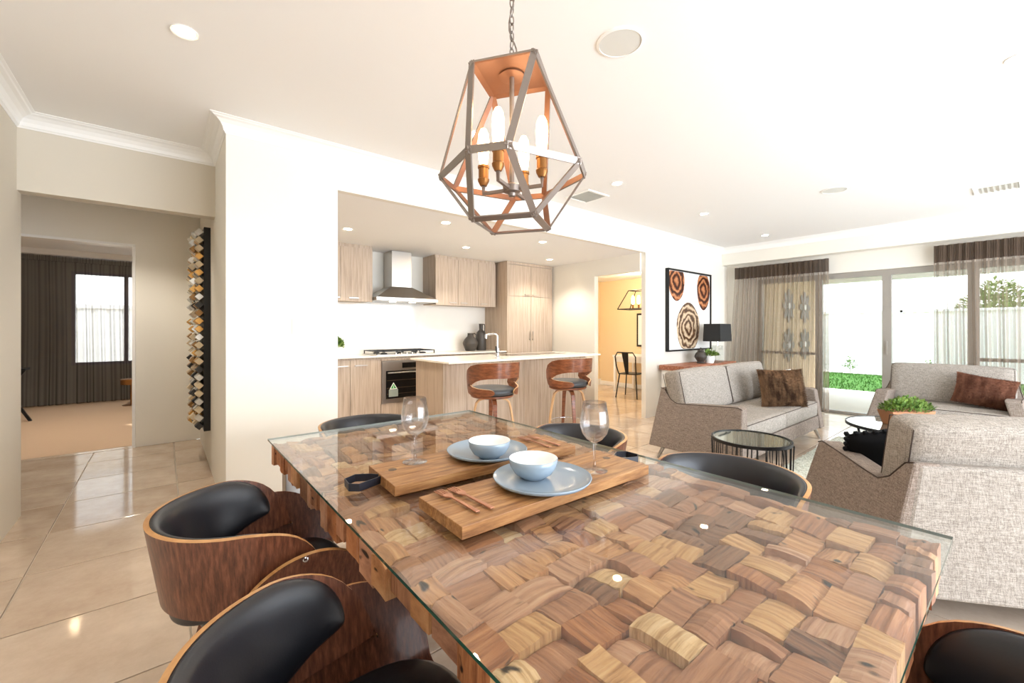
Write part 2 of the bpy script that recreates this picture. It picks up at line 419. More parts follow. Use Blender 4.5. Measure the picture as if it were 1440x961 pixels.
# ------------------------------------------------------------------ sliding doors
wd = thing('window_1', '', 'window'); del wd['label'], wd['category']; wd['kind'] = ST
XF = 8.06
def fr(y0, y1, z0, z1, dx=.05, name='frame', mt='alu'): return BX(XF, XF + dx, y0, y1, z0, z1).build(name, [mt], wd)
fr(-2.45, 3.019, 2.075, 2.159, .075, 'frame_head'); fr(-2.45, 3.02, 0, .035, .09, 'frame_sill')
fr(2.95, 3.02, .035, 2.075, .09, 'frame_jamb')
for y0, y1 in ((2.08, 2.17), (1.25, 1.353), (.4, .505), (-.52, -.43), (-1.5, -1.4)): fr(y0, y1, .035, 2.075, .07, 'stile')
fr(2.17, 2.95, .88, .925, .04, 'mid_rail'); fr(-2.45, .4, .88, .925, .04, 'mid_rail')
BX(XF - .02, XF, 1.29, 1.31, .93, 1.12).build('handle', ['alu'], wd)
for y0, y1 in ((2.17, 2.95), (1.353, 2.08), (.505, 1.25), (-.43, .4), (-1.4, -.52), (-2.45, -1.5)): BX(XF + .03, XF + .034, y0, y1, .035, 2.075).build('pane', ['pane'], wd)

# curtains: gathered heading tape and the long sheer drop
def curtain(label, y0, y1, x0, z1, zh, folds, flare=0, seed=1, m1='sheer', m2='sheerhead', axis='x', zb=.015):
    rnd = random.Random(seed); ph = [(rnd.uniform(0, 6.28), rnd.uniform(.6, 1.6)) for _ in range(6)]
    n = folds * 10
    def wave(u, amp):
        a = u * folds * 2 * pi
        return amp * (sin(a + ph[0][0] + .9 * sin(a * .23 + ph[1][0])) + .45 * sin(a * .51 + ph[2][0]) + .35 * sin(a * 1.7 + ph[3][0]))
    def fn(u, v):
        z = zb + (zh - zb) * v; y = y0 + (y1 - y0) * u + flare * (1 - v) * (u if flare > 0 else -(1 - u)) 
        amp = .018 + .016 * (1 - v)
        a = wave(u + .004 * sin(3 * v + 9 * u), amp)
        return (x0 + a, y, z) if axis == 'x' else (y, x0 + a, z)
    root = thing('sheer_curtain', label, 'curtain', group=None)
    MB().sheet(fn, n, 8).build('curtain_drop', [m1], root, smooth='all')
    def fh(u, v):
        z = zh - .004 + (z1 - zh + .004) * v; y = y0 + (y1 - y0) * u
        a = wave(u, .013) + .006 * sin(u * folds * 25)
        return (x0 - .004 + a, y, z) if axis == 'x' else (y, x0 - .004 + a, z)
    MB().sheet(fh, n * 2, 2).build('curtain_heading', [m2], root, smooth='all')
    return root
curtain('sheer taupe curtain gathered over the left sliding pane beside the lamp corner', 1.95, 3.34, 7.9, 2.385, 2.185, 20, .12, 3)
curtain('sheer taupe curtain over the right window pane behind the armchair', -1.9, .8, 7.9, 2.395, 2.175, 34, 0, 5)

# ------------------------------------------------------------------ ceiling fittings
def downlight(x, y, z, label, e=26, group='recessed ceiling downlights'):
    t = thing('downlight', label, 'downlight', (x, y, z), 0, group)
    MB().lathe([(.042, -.002), (.056, -.006), (.056, 0), (.042, 0)], seg=28, closed=True).build('trim_ring', ['white'], t, smooth=True)
    MB().lathe([(0, -.003), (.042, -.003)], seg=24).build('lens', ['lampglow'], t)
    l = bpy.data.lights.new('downlight_lamp', 'SPOT'); l.energy = e; l.spot_size = radians(120); l.spot_blend = .6; l.color = (1, .91, .79); l.shadow_soft_size = .03
    o = bpy.data.objects.new('downlight_lamp', l); COL.objects.link(o); o.location = (x, y, z - .02)
DL = [(.08, 2.62, 'lit downlight in the ceiling before the corridor opening'), (1.79, 2.62, 'lit downlight in the ceiling behind the caged pendant'),
      (3.49, 2.6, 'lit downlight in the ceiling beside the air vent'), (5.25, 2.59, 'faint downlight in the ceiling in front of the kitchen doorway'),
      (7.16, 2.58, 'faint downlight in the ceiling near the living room corner'), (3.54, .03, 'downlight at the right edge of the photo in the ceiling'), (.2, -1.4, 'downlight in the ceiling behind the table')]
for x, y, l in DL[:-1]: downlight(x, y, CH, l)
for x, y, l in [(1.59, 4.82, 'kitchen downlight above the left wall cabinet'), (3.19, 4.87, 'kitchen downlight in front of the right wall cabinets'),
                (4.77, 4.86, 'kitchen downlight in front of the tall pantry'), (2.29, 3.88, 'small kitchen downlight over the island end nearest the oven'), (3.75, 3.95, 'kitchen downlight above the island stools')]:
    downlight(x, y, KC, l, 52, 'kitchen downlights')
downlight(6.5, 5.6, KC, 'downlight glowing in the nook ceiling through the doorway', 40)
downlight(-.3, 5.3, 2.6, 'downlight in the corridor ceiling', 62)
M['spk'] = mat('speaker_grille', (214, 214, 208), .8)
for x, y, l in ((1.79, 1.315, 'round white speaker in the ceiling right of the pendant'), (5.4, 1.285, 'round white speaker in the ceiling over the sofas')):
    t = thing('ceiling_speaker', l, 'speaker', (x, y, CH), 0, 'ceiling speakers')
    MB().lathe([(.105, -.008), (.118, -.005), (.12, 0), (.105, 0)], seg=48, closed=True).build('rim', ['white'], t, smooth=True)
    MB().lathe([(0, -.006), (.105, -.005)], seg=48).build('grille', ['spk'], t, smooth=True)
for x, y, l in ((3.57, 3.06, 'square white air vent in the ceiling near the kitchen bulkhead'), (6.6, .2, 'square white air vent in the ceiling at the right edge')):
    t = thing('air_vent', l, 'vent', (x, y, CH), 0, 'ceiling air vents')
    MB().box(-.17, .17, -.17, -.14, -.012, 0).box(-.17, .17, .14, .17, -.012, 0).box(-.17, -.14, -.14, .14, -.012, 0).box(.14, .17, -.14, .14, -.012, 0).build('frame', ['white'], t)
    BX(-.14, .14, -.14, .14, -.002, -.001).build('backing', ['spk'], t)
    for k in range(7): MB().hexa([(-.14, -.13 + k * .04, -.012), (.14, -.13 + k * .04, -.012), (.14, -.128 + k * .04, -.012), (-.14, -.128 + k * .04, -.012), (-.14, -.105 + k * .04, -.002), (.14, -.105 + k * .04, -.002), (.14, -.103 + k * .04, -.002), (-.14, -.103 + k * .04, -.002)]).build('slat', ['spk'], t)

# ------------------------------------------------------------------ pendant lamp over the table
def pendant():
    PX, PY = .948, 1.155
    t = thing('pendant_lamp', 'faceted bronze cage pendant lamp with four glowing bulbs above the dining table', 'lamp', (PX, PY, 0))
    th0 = 34; T = []; R = []; B = []
    for k in range(4):
        a = radians(th0 + 90 * k); n = Vector((cos(a), sin(a), 0)); s_ = Vector((-sin(a), cos(a), 0))
        for sg in (-1, 1): R.append(n * .247 + s_ * .063 * sg + Vector((0, 0, 1.826)))
        T.append(n * .108 + s_ * .108 + Vector((0, 0, 2.18))); B.append(n * .108 + s_ * .108 + Vector((0, 0, 1.655)))
    bars = []
    for k in range(4):
        kn = (k + 1) % 4
        bars += [(T[k], T[kn]), (B[k], B[kn]), (R[2 * k], R[2 * k + 1]), (R[2 * k + 1], R[(2 * k + 2) % 8]),
                 (T[k], R[2 * k + 1]), (T[k], R[(2 * k + 2) % 8]), (B[k], R[2 * k + 1]), (B[k], R[(2 * k + 2) % 8])]
    cen = Vector((0, 0, 1.87))
    for a, b in bars:
        mid = (a + b) / 2 - cen; d_ = (b - a).normalized(); out = (mid - d_ * mid.dot(d_)).normalized(); wd_ = d_.cross(out)
        mb = MB(); w_, t_ = .0112, .003
        e = d_ * .004
        vs = [a - e - wd_ * w_ - out * t_, b + e - wd_ * w_ - out * t_, b + e + wd_ * w_ - out * t_, a - e + wd_ * w_ - out * t_,
              a - e - wd_ * w_ + out * t_, b + e - wd_ * w_ + out * t_, b + e + wd_ * w_ + out * t_, a - e + wd_ * w_ + out * t_]
        mb.add(vs, [(0, 3, 2, 1), (4, 5, 6, 7), (0, 1, 5, 4), (1, 2, 6, 5), (2, 3, 7, 6), (3, 0, 4, 7)], [1, 0, 0, 0, 0, 0])
        mb.build('cage_bar', ['bronze', 'copperin'], t)
    pl = MB(); vs = [p + Vector((0, 0, .0)) for p in T] + [p + Vector((0, 0, .004)) for p in T]
    pl.add(vs, [(0, 3, 2, 1), (4, 5, 6, 7), (0, 1, 5, 4), (1, 2, 6, 5), (2, 3, 7, 6), (3, 0, 4, 7)], [1, 0, 0, 0, 0, 0]).build('top_plate', ['bronze', 'copperin'], t)
    MB().lathe([(.0, .0), (.045, 0), (.045, -.004), (.03, -.006), (0, -.006)], (0, 0, 2.178), 24).build('canopy_disc', ['copperin'], t, smooth=True)
    st = MB().tube([(0, 0, 2.176), (0, 0, 1.79)], .0085, 12).build('stem', ['bronze'], t, smooth=True)
    MB().lathe([(0, 1.752), (.012, 1.755), (.014, 1.765), (.03, 1.77), (.032, 1.79), (.014, 1.8), (0, 1.802)], seg=20).build('hub', ['bronze'], t, smooth=True)
    for k in range(4):
        a = radians(th0 + 90 * k - 7); cx, cy = cos(a), sin(a); rr = .112
        arm = MB().tube([(cx * .02, cy * .02, 1.778), (cx * rr, cy * rr, 1.778), (cx * rr, cy * rr, 1.81)], .005, 4, flat=(.011, .011)).build('arm', ['bronze'], t)
        c = (cx * rr, cy * rr, 0)
        so_ = MB().lathe([(0, 1.805), (.012, 1.806), (.02, 1.822), (.021, 1.83), (.018, 1.833), (.018, 1.868), (.021, 1.87), (.021, 1.878), (.017, 1.88), (0, 1.88)], c, 20).build('socket', ['brass'], arm, smooth=True)
        MB().lathe([(.012, 1.88), (.017, 1.9), (.02, 1.93), (.021, 1.965), (.018, 1.995), (.01, 2.012), (0, 2.016)], c, 20).build('bulb', ['bulb'], arm, smooth=True)
        l = bpy.data.lights.new('pendant_bulb', 'POINT'); l.energy = .7; l.color = (1, .72, .42); l.shadow_soft_size = .03
        o = bpy.data.objects.new('pendant_bulb', l); COL.objects.link(o); o.location = (PX + cx * rr, PY + cy * rr, 2.045)
    z = 2.184; k = 0
    while z < CH - .02:                                                     # chain of oval links
        pts = []
        for i in range(14):
            a = 2 * pi * i / 14; u = .008 * cos(a); vv = .0175 * sin(a)
            pts.append((u, 0, z + .0175 + vv) if k % 2 == 0 else (0, u, z + .0175 + vv))
        MB().tube(pts, .0022, 6, closed=True).build('chain_link', ['bronze'], t, smooth=True); z += .029; k += 1
    MB().tube([(.004 + .012 * sin(i * .55), .01 * cos(i * .9), 2.18 + .56 * i / 24) for i in range(25)], .0028, 6).build('flex', ['bronze'], t, smooth=True)
    MB().lathe([(0, CH - .03), (.05, CH - .025), (.055, CH), (0, CH)], seg=28).build('ceiling_rose', ['bronze'], t, smooth=True)
pendant()

# ------------------------------------------------------------------ dining table
TX0, TX1, TY0, TY1, TZ = .373, 1.487, .117, 2.235, .78
def wood_block_mat(i, lo, mid, hi):
    m = mat('reclaimed_wood', mid, .62, spec=.3)
    mp = tex(m, (2.2, 34, 4)); oi = N(m, 'ShaderNodeObjectInfo'); vm = N(m, 'ShaderNodeVectorMath'); vm.operation = 'ADD'
    sc = N(m, 'ShaderNodeVectorMath'); sc.operation = 'SCALE'; sc.inputs['Scale'].default_value = 37.0
    cb = N(m, 'ShaderNodeCombineXYZ')
    for k in range(3): Lk(m, oi.outputs['Random'], cb.inputs[k])
    Lk(m, cb.outputs[0], sc.inputs[0]); Lk(m, mp.outputs[0], vm.inputs[0]); Lk(m, sc.outputs[0], vm.inputs[1])
    n = N(m, 'ShaderNodeTexNoise'); n.inputs['Scale'].default_value = 2.6; n.inputs['Detail'].default_value = 7; n.inputs['Roughness'].default_value = .68; n.inputs['Distortion'].default_value = .12
    Lk(m, vm.outputs[0], n.inputs['Vector'])
    r = ramp(m, n.outputs['Fac'], [(.22, tuple(c * .85 for c in lo)), (.34, lo), (.5, mid), (.72, hi)])
    # dark nail holes and knots
    v = N(m, 'ShaderNodeTexNoise'); v.inputs['Scale'].default_value = 1.0; v.inputs['Detail'].default_value = 1
    mp2 = tex(m, (16, 34, 34)); v2 = N(m, 'ShaderNodeVectorMath'); v2.operation = 'ADD'; Lk(m, mp2.outputs[0], v2.inputs[0]); Lk(m, sc.outputs[0], v2.inputs[1]); Lk(m, v2.outputs[0], v.inputs['Vector'])
    k = ramp(m, v.outputs['Fac'], [(.24, (60, 52, 46)), (.3, (255, 255, 255))])
    mx = N(m, 'ShaderNodeMix'); mx.data_type = 'RGBA'; mx.blend_type = 'MULTIPLY'; mx.inputs[0].default_value = 1
    Lk(m, r.outputs[0], mx.inputs[6]); Lk(m, k.outputs[0], mx.inputs[7])
    Lk(m, mx.outputs[2], m.node_tree.nodes['Principled BSDF'].inputs['Base Color']); bump(m, n.outputs['Fac'], .55, .006); return m
WB = [wood_block_mat(i, *c) for i, c in enumerate([
    ((152, 100, 64), (194, 138, 94), (220, 170, 124)), ((132, 86, 62), (168, 116, 86), (194, 142, 108)), ((160, 110, 68), (202, 152, 104), (224, 182, 134)),
    ((104, 68, 50), (138, 96, 72), (166, 120, 92)), ((150, 102, 80), (192, 142, 112), (214, 172, 142)), ((176, 132, 88), (218, 178, 134), (234, 204, 166)),
    ((122, 72, 46), (166, 106, 68), (196, 138, 94))])]
WBw = [5, 5, 4, 4, 3, 1.3, 5]
table = thing('dining_table', 'large dining table of reclaimed wood blocks under a clear glass sheet', 'table', ((TX0 + TX1) / 2, (TY0 + TY1) / 2, 0))
tox, toy = table.location.x, table.location.y
def block(x0, x1, y0, y1, zt, zb, along_x, rnd, rough=.006, ridge=None):
    """a split timber offcut; grain along local x, gently arched across or along it"""
    lx, ly = (x1 - x0, y1 - y0) if along_x else (y1 - y0, x1 - x0)
    nx, ny = 4, 5; g = .0012
    tilt = rnd.uniform(-.006, .006); arch = rnd.choice([0, .001, .002, .004, .007, -.002]); arcv = rnd.choice([0, 0, .002, .004, .006]); skew = rnd.uniform(-.3, .3); tx = rnd.uniform(-.005, .005)
    wobL = [rnd.uniform(-.002, .0015) for _ in range(nx + 1)]; wobR = [rnd.uniform(-.002, .0015) for _ in range(nx + 1)]
    hy = [rnd.uniform(-rough, rough) * .5 for _ in range(ny + 1)]
    mb = MB(); vs = []
    for j in range(ny + 1):
        for i in range(nx + 1):
            u = i / nx * 2 - 1; v = j / ny * 2 - 1
            X = u * (lx / 2 - g); Y = v * (ly / 2 - g) + (wobL[i] if j == 0 else wobR[i] if j == ny else 0)
            z = arch * (1 - (u - skew) ** 2) + arcv * (1 - v * v) + tilt * v + tx * u + hy[j] + rnd.uniform(-1, 1) * .0008
            if abs(u) == 1 or abs(v) == 1: z -= .0006
            vs.append((X, Y, min(z, zt[1])))
    n = len(vs); idx = lambda i, j: j * (nx + 1) + i
    fs = [(idx(i, j), idx(i + 1, j), idx(i + 1, j + 1), idx(i, j + 1)) for j in range(ny) for i in range(nx)]
    ring = [idx(i, 0) for i in range(nx + 1)] + [idx(nx, j) for j in range(1, ny + 1)] + [idx(i, ny) for i in range(nx - 1, -1, -1)] + [idx(0, j) for j in range(ny - 1, 0, -1)]
    for q in ring: vs.append((vs[q][0], vs[q][1], -zb))
    for k in range(len(ring)): a, b = k, (k + 1) % len(ring); fs.append((ring[a], n + a, n + b, ring[b]))
    fs.append(tuple(n + k for k in reversed(range(len(ring)))))
    mb.add(vs, fs)
    o = mb.build('wood_block', [rnd.choices(WB, WBw)[0]], table)
    o.location = ((x0 + x1) / 2 - tox, (y0 + y1) / 2 - toy, zt[0]); o.rotation_euler = (0, 0, 0 if along_x else pi / 2)
    return o
rnd = random.Random(11)
pieces = []
def split(x0, x1, y0, y1):
    w_, h_ = x1 - x0, y1 - y0
    if w_ * h_ < .0078 + rnd.uniform(0, .0045) and w_ < .15 and h_ < .15 or max(w_, h_) < .085: pieces.append((x0, x1, y0, y1)); return
    if w_ > h_ * rnd.uniform(.85, 1.2) : c = x0 + w_ * rnd.uniform(.42, .58); split(x0, c, y0, y1); split(c, x1, y0, y1)
    else: c = y0 + h_ * rnd.uniform(.42, .58); split(x0, x1, y0, c); split(x0, x1, c, y1)
E_ = .052
bx0, bx1, by0, by1 = TX0 + .02, TX1 - .02, TY0 + .02, TY1 - .02
split(bx0 + E_, bx1 - E_, by0 + E_, by1 - E_)
for (x0, x1, y0, y1) in pieces:
    block(x0, x1, y0, y1, (TZ - .031 + rnd.uniform(-.011, .006), .019), .05, rnd.random() < .5, rnd)
# the ring of upright blocks round the rim, ragged below
def rim(axis, fixed0, fixed1, a0, a1, sgn):
    a = a0
    while a < a1 - .02:
        st = min(rnd.uniform(.05, .115), a1 - a)
        if a1 - (a + st) < .03: st = a1 - a
        dep = rnd.uniform(.06, .098); jut = rnd.uniform(-.006, .01)
        f0, f1 = (fixed0 - (jut if sgn < 0 else 0), fixed1 + (jut if sgn > 0 else 0))
        if axis == 'y': block(f0, f1, a, a + st, (TZ - .024 + rnd.uniform(-.004, .003), .014), dep, rnd.random() < .3, rnd)
        else: block(a, a + st, f0, f1, (TZ - .024 + rnd.uniform(-.004, .003), .014), dep, rnd.random() < .7, rnd)
        a += st
rim('y', bx0, bx0 + E_, by0, by1, -1); rim('y', bx1 - E_, bx1, by0, by1, 1)
rim('x', by0, by0 + E_, bx0 + E_, bx1 - E_, -1); rim('x', by1 - E_, by1, bx0 + E_, bx1 - E_, 1)
def tb(x0, x1, y0, y1, z0, z1, name, mt, bv=0): return MB().box(x0 - tox, x1 - tox, y0 - toy, y1 - toy, z0, z1).build(name, mt, table, bevel=bv)
tb(bx0 + .02, bx1 - .02, by0 + .02, by1 - .02, TZ - .1, TZ - .088, 'base_board', ['walnut'])
g_ = MB().box(TX0 - tox, TX1 - tox, TY0 - toy, TY1 - toy, TZ - .008, TZ)
g_.m = [0, 0, 1, 1, 1, 1]; g_.build('glass_top', ['tabletop', 'glassedge'], table)
for x in (bx0 + .03, bx1 - .1):
    for y in (by0 + .03, by1 - .1): tb(x, x + .07, y, y + .07, 0, TZ - .1, 'leg', ['steel'], .003)
for y in (by0 + .03, by1 - .1): tb(bx0 + .1, bx1 - .1, y + .01, y + .06, TZ - .15, TZ - .1, 'rail', ['steel'])

# ------------------------------------------------------------------ barrel dining chairs
def dining_chair(label):
    t = thing('dining_chair', label, 'chair', group='walnut barrel chairs around the dining table')
    def ab(z): k = (z - .46) / .285; return .218 + .045 * k, .222 + .045 * k
    def top(u):
        a = abs(u)
        if a < .62: return .745
        k = (a - .62) / .38; return .745 - .03 * k - .17 * k ** 3.2
    def bot(u):
        a = abs(u); k = max(0, (a - .55) / .45); return .522 + .03 * k ** 2
    def pos(u, z, off=0):
        A, B = ab(z); th = u * radians(122)
        return ((A + off) * sin(th) if abs(th) < pi / 2 else (A + off) * (1 if th > 0 else -1) * (1 - .10 * ((abs(th) - pi / 2) ** 2)), -(B + off) * cos(th) if abs(th) < pi / 2 else (B + off) * sin(abs(th) - pi / 2) * 1.15, z)
    def fs(u, v):
        uu = u * 2 - 1; z = bot(uu) + (top(uu) - bot(uu)) * v; return pos(uu, z)
    MB().sheet(fs, 56, 8, .013, 0, 1).build('back_shell', ['walnut', 'ply'], t, smooth=True, fix=True)
    # padded inside of the back: a lens-shaped cushion
    umax = .86; nu, nv = 56, 12; mb = MB(); F_ = []; K_ = []
    for i in range(nu + 1):
        for j in range(nv + 1):
            a = -1 + 2 * i / nu; a = sin(a * pi / 2); u = a * umax
            hh = (1 - abs(a) ** 2.6) ** .5; v = -cos(pi * j / nv)
            T_ = top(u) - .0005; zE = T_ - .07 * abs(a) ** 3
            zt_ = zE + (T_ - zE) * max(0, 1 - abs(a) ** 8) ** .5; zb_ = zE - (zE - .478) * max(0, 1 - abs(a) ** 2.4) ** .55
            z = (zt_ + zb_) / 2 + v * (zt_ - zb_) / 2
            th = .006 + .03 * (max(0, 1 - v * v) ** .42) * (max(0, 1 - a ** 6) ** .5)
            F_.append(pos(u, z, -.001 - th)); K_.append(pos(u, z, -.0005))
    idx = lambda i, j: i * (nv + 1) + j; fcs = []
    o = len(F_)
    for i in range(nu):
        for j in range(nv):
            q = (idx(i, j), idx(i + 1, j), idx(i + 1, j + 1), idx(i, j + 1)); fcs += [q, tuple(k + o for k in reversed(q))]
    mb.add(F_ + K_, fcs)
    for j in (0, nv): mb.add([], []); fcs2 = [(idx(i, j), idx(i + 1, j), idx(i + 1, j) + o, idx(i, j) + o) for i in range(nu)]; mb.f += fcs2; mb.m += [0] * len(fcs2)
    mb.build('back_pad', ['leather'], t, smooth='all', fix=True)
    # U-shaped seat shell whose sides rise as rounded arms outside the back
    yc, hl = .085, .205
    def fu(u, v):
        y = yc + hl * sin((u * 2 - 1) * pi / 2) ; k = max(0, 1 - ((y - yc) / hl) ** 2) ** .5
        zt_ = .44 + .222 * k; s_ = v * 2 - 1; a = abs(s_); sg = 1 if s_ > 0 else -1
        if a < .4: return (sg * a / .4 * .19, y, .418)
        if a < .55: q = (a - .4) / .15 * pi / 2; return (sg * (.19 + .04 * sin(q)), y, .418 + .03 * (1 - cos(q)))
        q = (a - .55) / .45; z = .448 + max(.001, zt_ - .448) * q
        return (sg * (.23 + .052 * (z - .448) / .23), y, z)
    MB().sheet(fu, 30, 40, .012, 0, 1).build('seat_shell', ['walnut', 'ply'], t, smooth=True, fix=True)
    mb = MB(); n = 40                                                       # seat cushion
    for (zz, sc_) in (): pass
    prof_ = [(0, .44), (.9, .44), (.985, .455), (1, .475), (.97, .495), (.88, .508), (.6, .518), (.3, .522), (0, .523)]
    vs = []; 
    for r_, z in prof_:
        for k in range(n):
            a = 2 * pi * k / n; q = (abs(cos(a)) ** 3 + abs(sin(a)) ** 3) ** (-1 / 3)
            vs.append((r_ * .2 * q * cos(a), .05 + r_ * .215 * q * sin(a), z))
    mb.add(vs, [(i * n + k, i * n + (k + 1) % n, (i + 1) * n + (k + 1) % n, (i + 1) * n + k) for i in range(len(prof_) - 1) for k in range(n)]).build('seat_cushion', ['leather'], t, smooth='all')
    for sx in (-1, 1):
        for (y, z) in ((.005, .605), (.068, .65)):
            x = .23 + .052 * (z - .448) / .23 + .013
            mx = Matrix.Translation((sx * x, y, z)) @ Matrix.Rotation(radians(90 * sx), 4, 'Y')
            MB().lathe([(0, .006), (.004, .006), (.0075, .004), (.008, 0), (0, 0)], seg=14, mx=mx).build('bolt', ['chrome'], t, smooth=True)
    for k in range(4):                                                      # bentwood legs
        a = radians(45 + 90 * k); c_, s_ = cos(a), sin(a)
        pts = [(c_ * r_, s_ * r_ + .02, z) for r_, z in ((.03, .405), (.1, .402), (.16, .39), (.2, .355), (.222, .29), (.235, .15), (.245, .0))]
        MB().tube(pts, 0, flat=[(.018, .05)] * 4 + [(.018, .045), (.017, .036), (.016, .028)], up=(0, 0, 1)).build('leg', ['walnut'], t, bevel=.003)
    MB().lathe([(0, .395), (.07, .395), (.07, .418), (0, .418)], (0, .02, 0), 24).build('mount_plate', ['black'], t)
    return t
ch = dining_chair('walnut barrel chair with black leather on the left side, farther from camera')
ch.location = (.236, 1.56, 0); ch.rotation_euler = (0, 0, radians(-90))
dup(ch, (.262, .77, 0), radians(-88), 'walnut barrel chair with black leather at bottom left, nearest the camera')
dup(ch, (1.635, 1.50, 0), radians(90), 'barrel chair on the far right side of the table behind the right wine glass')
dup(ch, (1.635, .735, 0), radians(90), 'barrel chair on the right side of the table in front of the wire side table')
dup(ch, (.93, 2.435, 0), radians(180), 'barrel chair at the far table end in front of the kitchen')
dup(ch, (.925, .06, 0), 0, 'barrel chair at the near table end in the bottom right corner')

# ------------------------------------------------------------------ on the table
M['board'] = grain('acacia_board', [(.3, (112, 72, 40)), (.5, (156, 110, 66)), (.7, (188, 144, 94))], (2.2, 22, 22), .45, .4, .05, 3)
M['strap'] = mat('black_strap', (28, 30, 40), .4)
M['knot'] = mat('dark_knot', (88, 66, 48), .5)
def serving(label, cx, cy, L_, Wd, side, rz):
    t = thing('serving_board', label, 'board', (cx, cy, TZ), rz, 'timber serving boards on the glass')
    for k in range(3):
        y0 = -Wd / 2 + Wd * k / 3; MB().box(-L_ / 2, L_ / 2, y0 + .0003, y0 + Wd / 3 - .0003, .001, .033).build('plank', ['board'], t, bevel=.0015)
    MB().lathe([(0, .0337), (.014, .0337), (.014, .033)], (side * (L_ / 2 - .05), Wd * .12, 0), 24).build('inlay_dot', ['knot'], t)
    x = side * L_ / 2; pts = [(x - side * .001, Wd * .02, .017), (x + side * .02, -Wd * .02, .017), (x + side * .075, -Wd * .08, .015), (x + side * .1, Wd * .0, .015), (x + side * .098, Wd * .22, .015), (x + side * .06, Wd * .30, .016), (x + side * .02, Wd * .2, .017), (x - side * .001, Wd * .1, .017)]
    MB().tube(pts, 0, flat=(.024, .003), up=(0, 0, 1)).build('strap_handle', ['strap'], t)
    return t
serving('near timber serving board with two forks and a plate', .932, .967, .755, .235, 1, radians(-1.5))
serving('far timber serving board with left wine glass and black strap handle', .925, 1.315, .76, .245, -1, radians(-3))
PR = [(0, .006), (.09, .005), (.135, .011), (.148, .021), (.15, .0225), (.152, .021), (.146, .012), (.10, 0), (0, 0)]
BP = [(0, .010), (.03, .011), (.055, .022), (.068, .04), (.074, .062), (.0755, .0635), (.077, .062), (.073, .04), (.06, .018), (.042, .006), (.036, 0), (0, 0)]
for k, (x, y, l1, l2) in enumerate(((.905, .955, 'blue-grey plate on the near serving board', 'pale blue bowl with white inside on the near plate'), (.95, 1.305, 'blue-grey plate on the far serving board', 'pale blue bowl with white inside on the far plate'))):
    z0 = TZ + .0342
    tag(MB().lathe(PR, seg=64, mi=0).build('dinner_plate', ['plate'], smooth='all', loc=(x, y, z0)), l1, 'plate', 'blue-grey dinner plates')
    q = MB().lathe(BP, seg=56, mi=[1, 1, 1, 1, 1, 0, 0, 0, 0, 0, 0]).build('cereal_bowl', ['plate', 'bowlin'], smooth='all', loc=(x + (-.005 if k == 0 else -.03), y + (.035 if k == 0 else -.055), z0 + .0055))
    tag(q, l2, 'bowl', 'pale blue bowls')
GP = [(.043, .0), (.043, .0015), (.02, .004), (.006, .010), (.0042, .03), (.0042, .085), (.009, .094), (.026, .105), (.041, .124), (.0485, .150), (.048, .168), (.044, .195), (.0385, .23), (.0378, .23), (.043, .195), (.047, .168), (.0475, .150), (.040, .1255), (.025, .107), (.0, .098)]
for x, y, l in ((.695, 1.392, 'empty stemmed wine glass on the far board, left of the plates'), (1.118, .925, 'empty stemmed wine glass on the near board, right of the plates')):
    t = thing('wine_glass', l, 'glass', (x, y, TZ + .0335), 0, 'stemmed wine glasses')
    MB().lathe(GP[6:], seg=48).build('bowl', ['wine'], t, smooth='all'); MB().lathe([(0, 0)] + GP[:7], seg=40).build('stem', ['wine'], t, smooth='all')
def fork(x, y, a, l):
    t = thing('fork', l, 'fork', (x, y, TZ + .0345), a, 'copper forks')
    MB().tube([(0, -.085, .004), (0, -.02, .006), (0, .03, .008)], 0, flat=[(.004, .013), (.004, .010), (.003, .007)], up=(0, 0, 1)).build('handle', ['copper'], t, bevel=.001)
    MB().prism([(-.004, .03), (.004, .03), (.013, .045), (.013, .06), (-.013, .06), (-.013, .045)], .006, .009, 'z').build('neck', ['copper'], t)
    for k in range(4): MB().box(-.013 + k * .0073, -.0087 + k * .0073, .058, .1, .006, .0085).build('tine', ['copper'], t)
fork(.618, .982, radians(4), 'copper fork on the near board, nearer the board end'); fork(.658, .975, radians(5), 'copper fork on the near board, beside the plate')
fork(1.19, 1.295, radians(0), 'copper fork on the far board at the right of its plate'); fork(1.235, 1.29, radians(2), 'copper fork at the far end of the far board')

# ------------------------------------------------------------------ kitchen
def knob_bar(x0, x1, y, z, par, mt='steel'): return BX(x0, x1, y - .025, y - .017, z, z + .012).box(x0 + .01, x0 + .018, y - .02, y, z, z + .01).box(x1 - .018, x1 - .01, y - .02, y, z, z + .01).build('handle', [mt], par)
YU, YB, YT = 5.6, 5.39, 5.37
def wallcab(label, x0, x1, doors):
    t = thing('wall_cabinet', label, 'cabinet', ((x0 + x1) / 2, 5.8, 1.665), 0, 'oak laminate wall cabinets'); cx = (x0 + x1) / 2
    mb = MB().box(x0 - cx, x1 - cx, -.18, .2, 0, .745); mb.build('body', ['lam'], t)
    for i, (a, b, hx) in enumerate(doors):
        d_ = BX(a - cx + .002, b - cx - .002, -.2, -.182, -.006, .70).build('door', ['lam'], t, bevel=.001)
        knob_bar(hx - cx, hx - cx + .12, -.2, .03, d_)
    return t
wallcab('oak laminate wall cabinet left of the range hood', .95, 2.175, [(.95, 1.35, 1.2), (1.35, 1.757, 1.62), (1.757, 2.175, 1.86)])
wallcab('run of three oak laminate wall cabinets right of the range hood', 3.13, 4.25, [(3.13, 3.53, 3.36), (3.53, 3.9, 3.56), (3.9, 4.25, 3.94)])
t = thing('pantry_cabinet', 'tall oak laminate pantry cabinet in the kitchen corner', 'cabinet', (4.825, 5.68, 0))
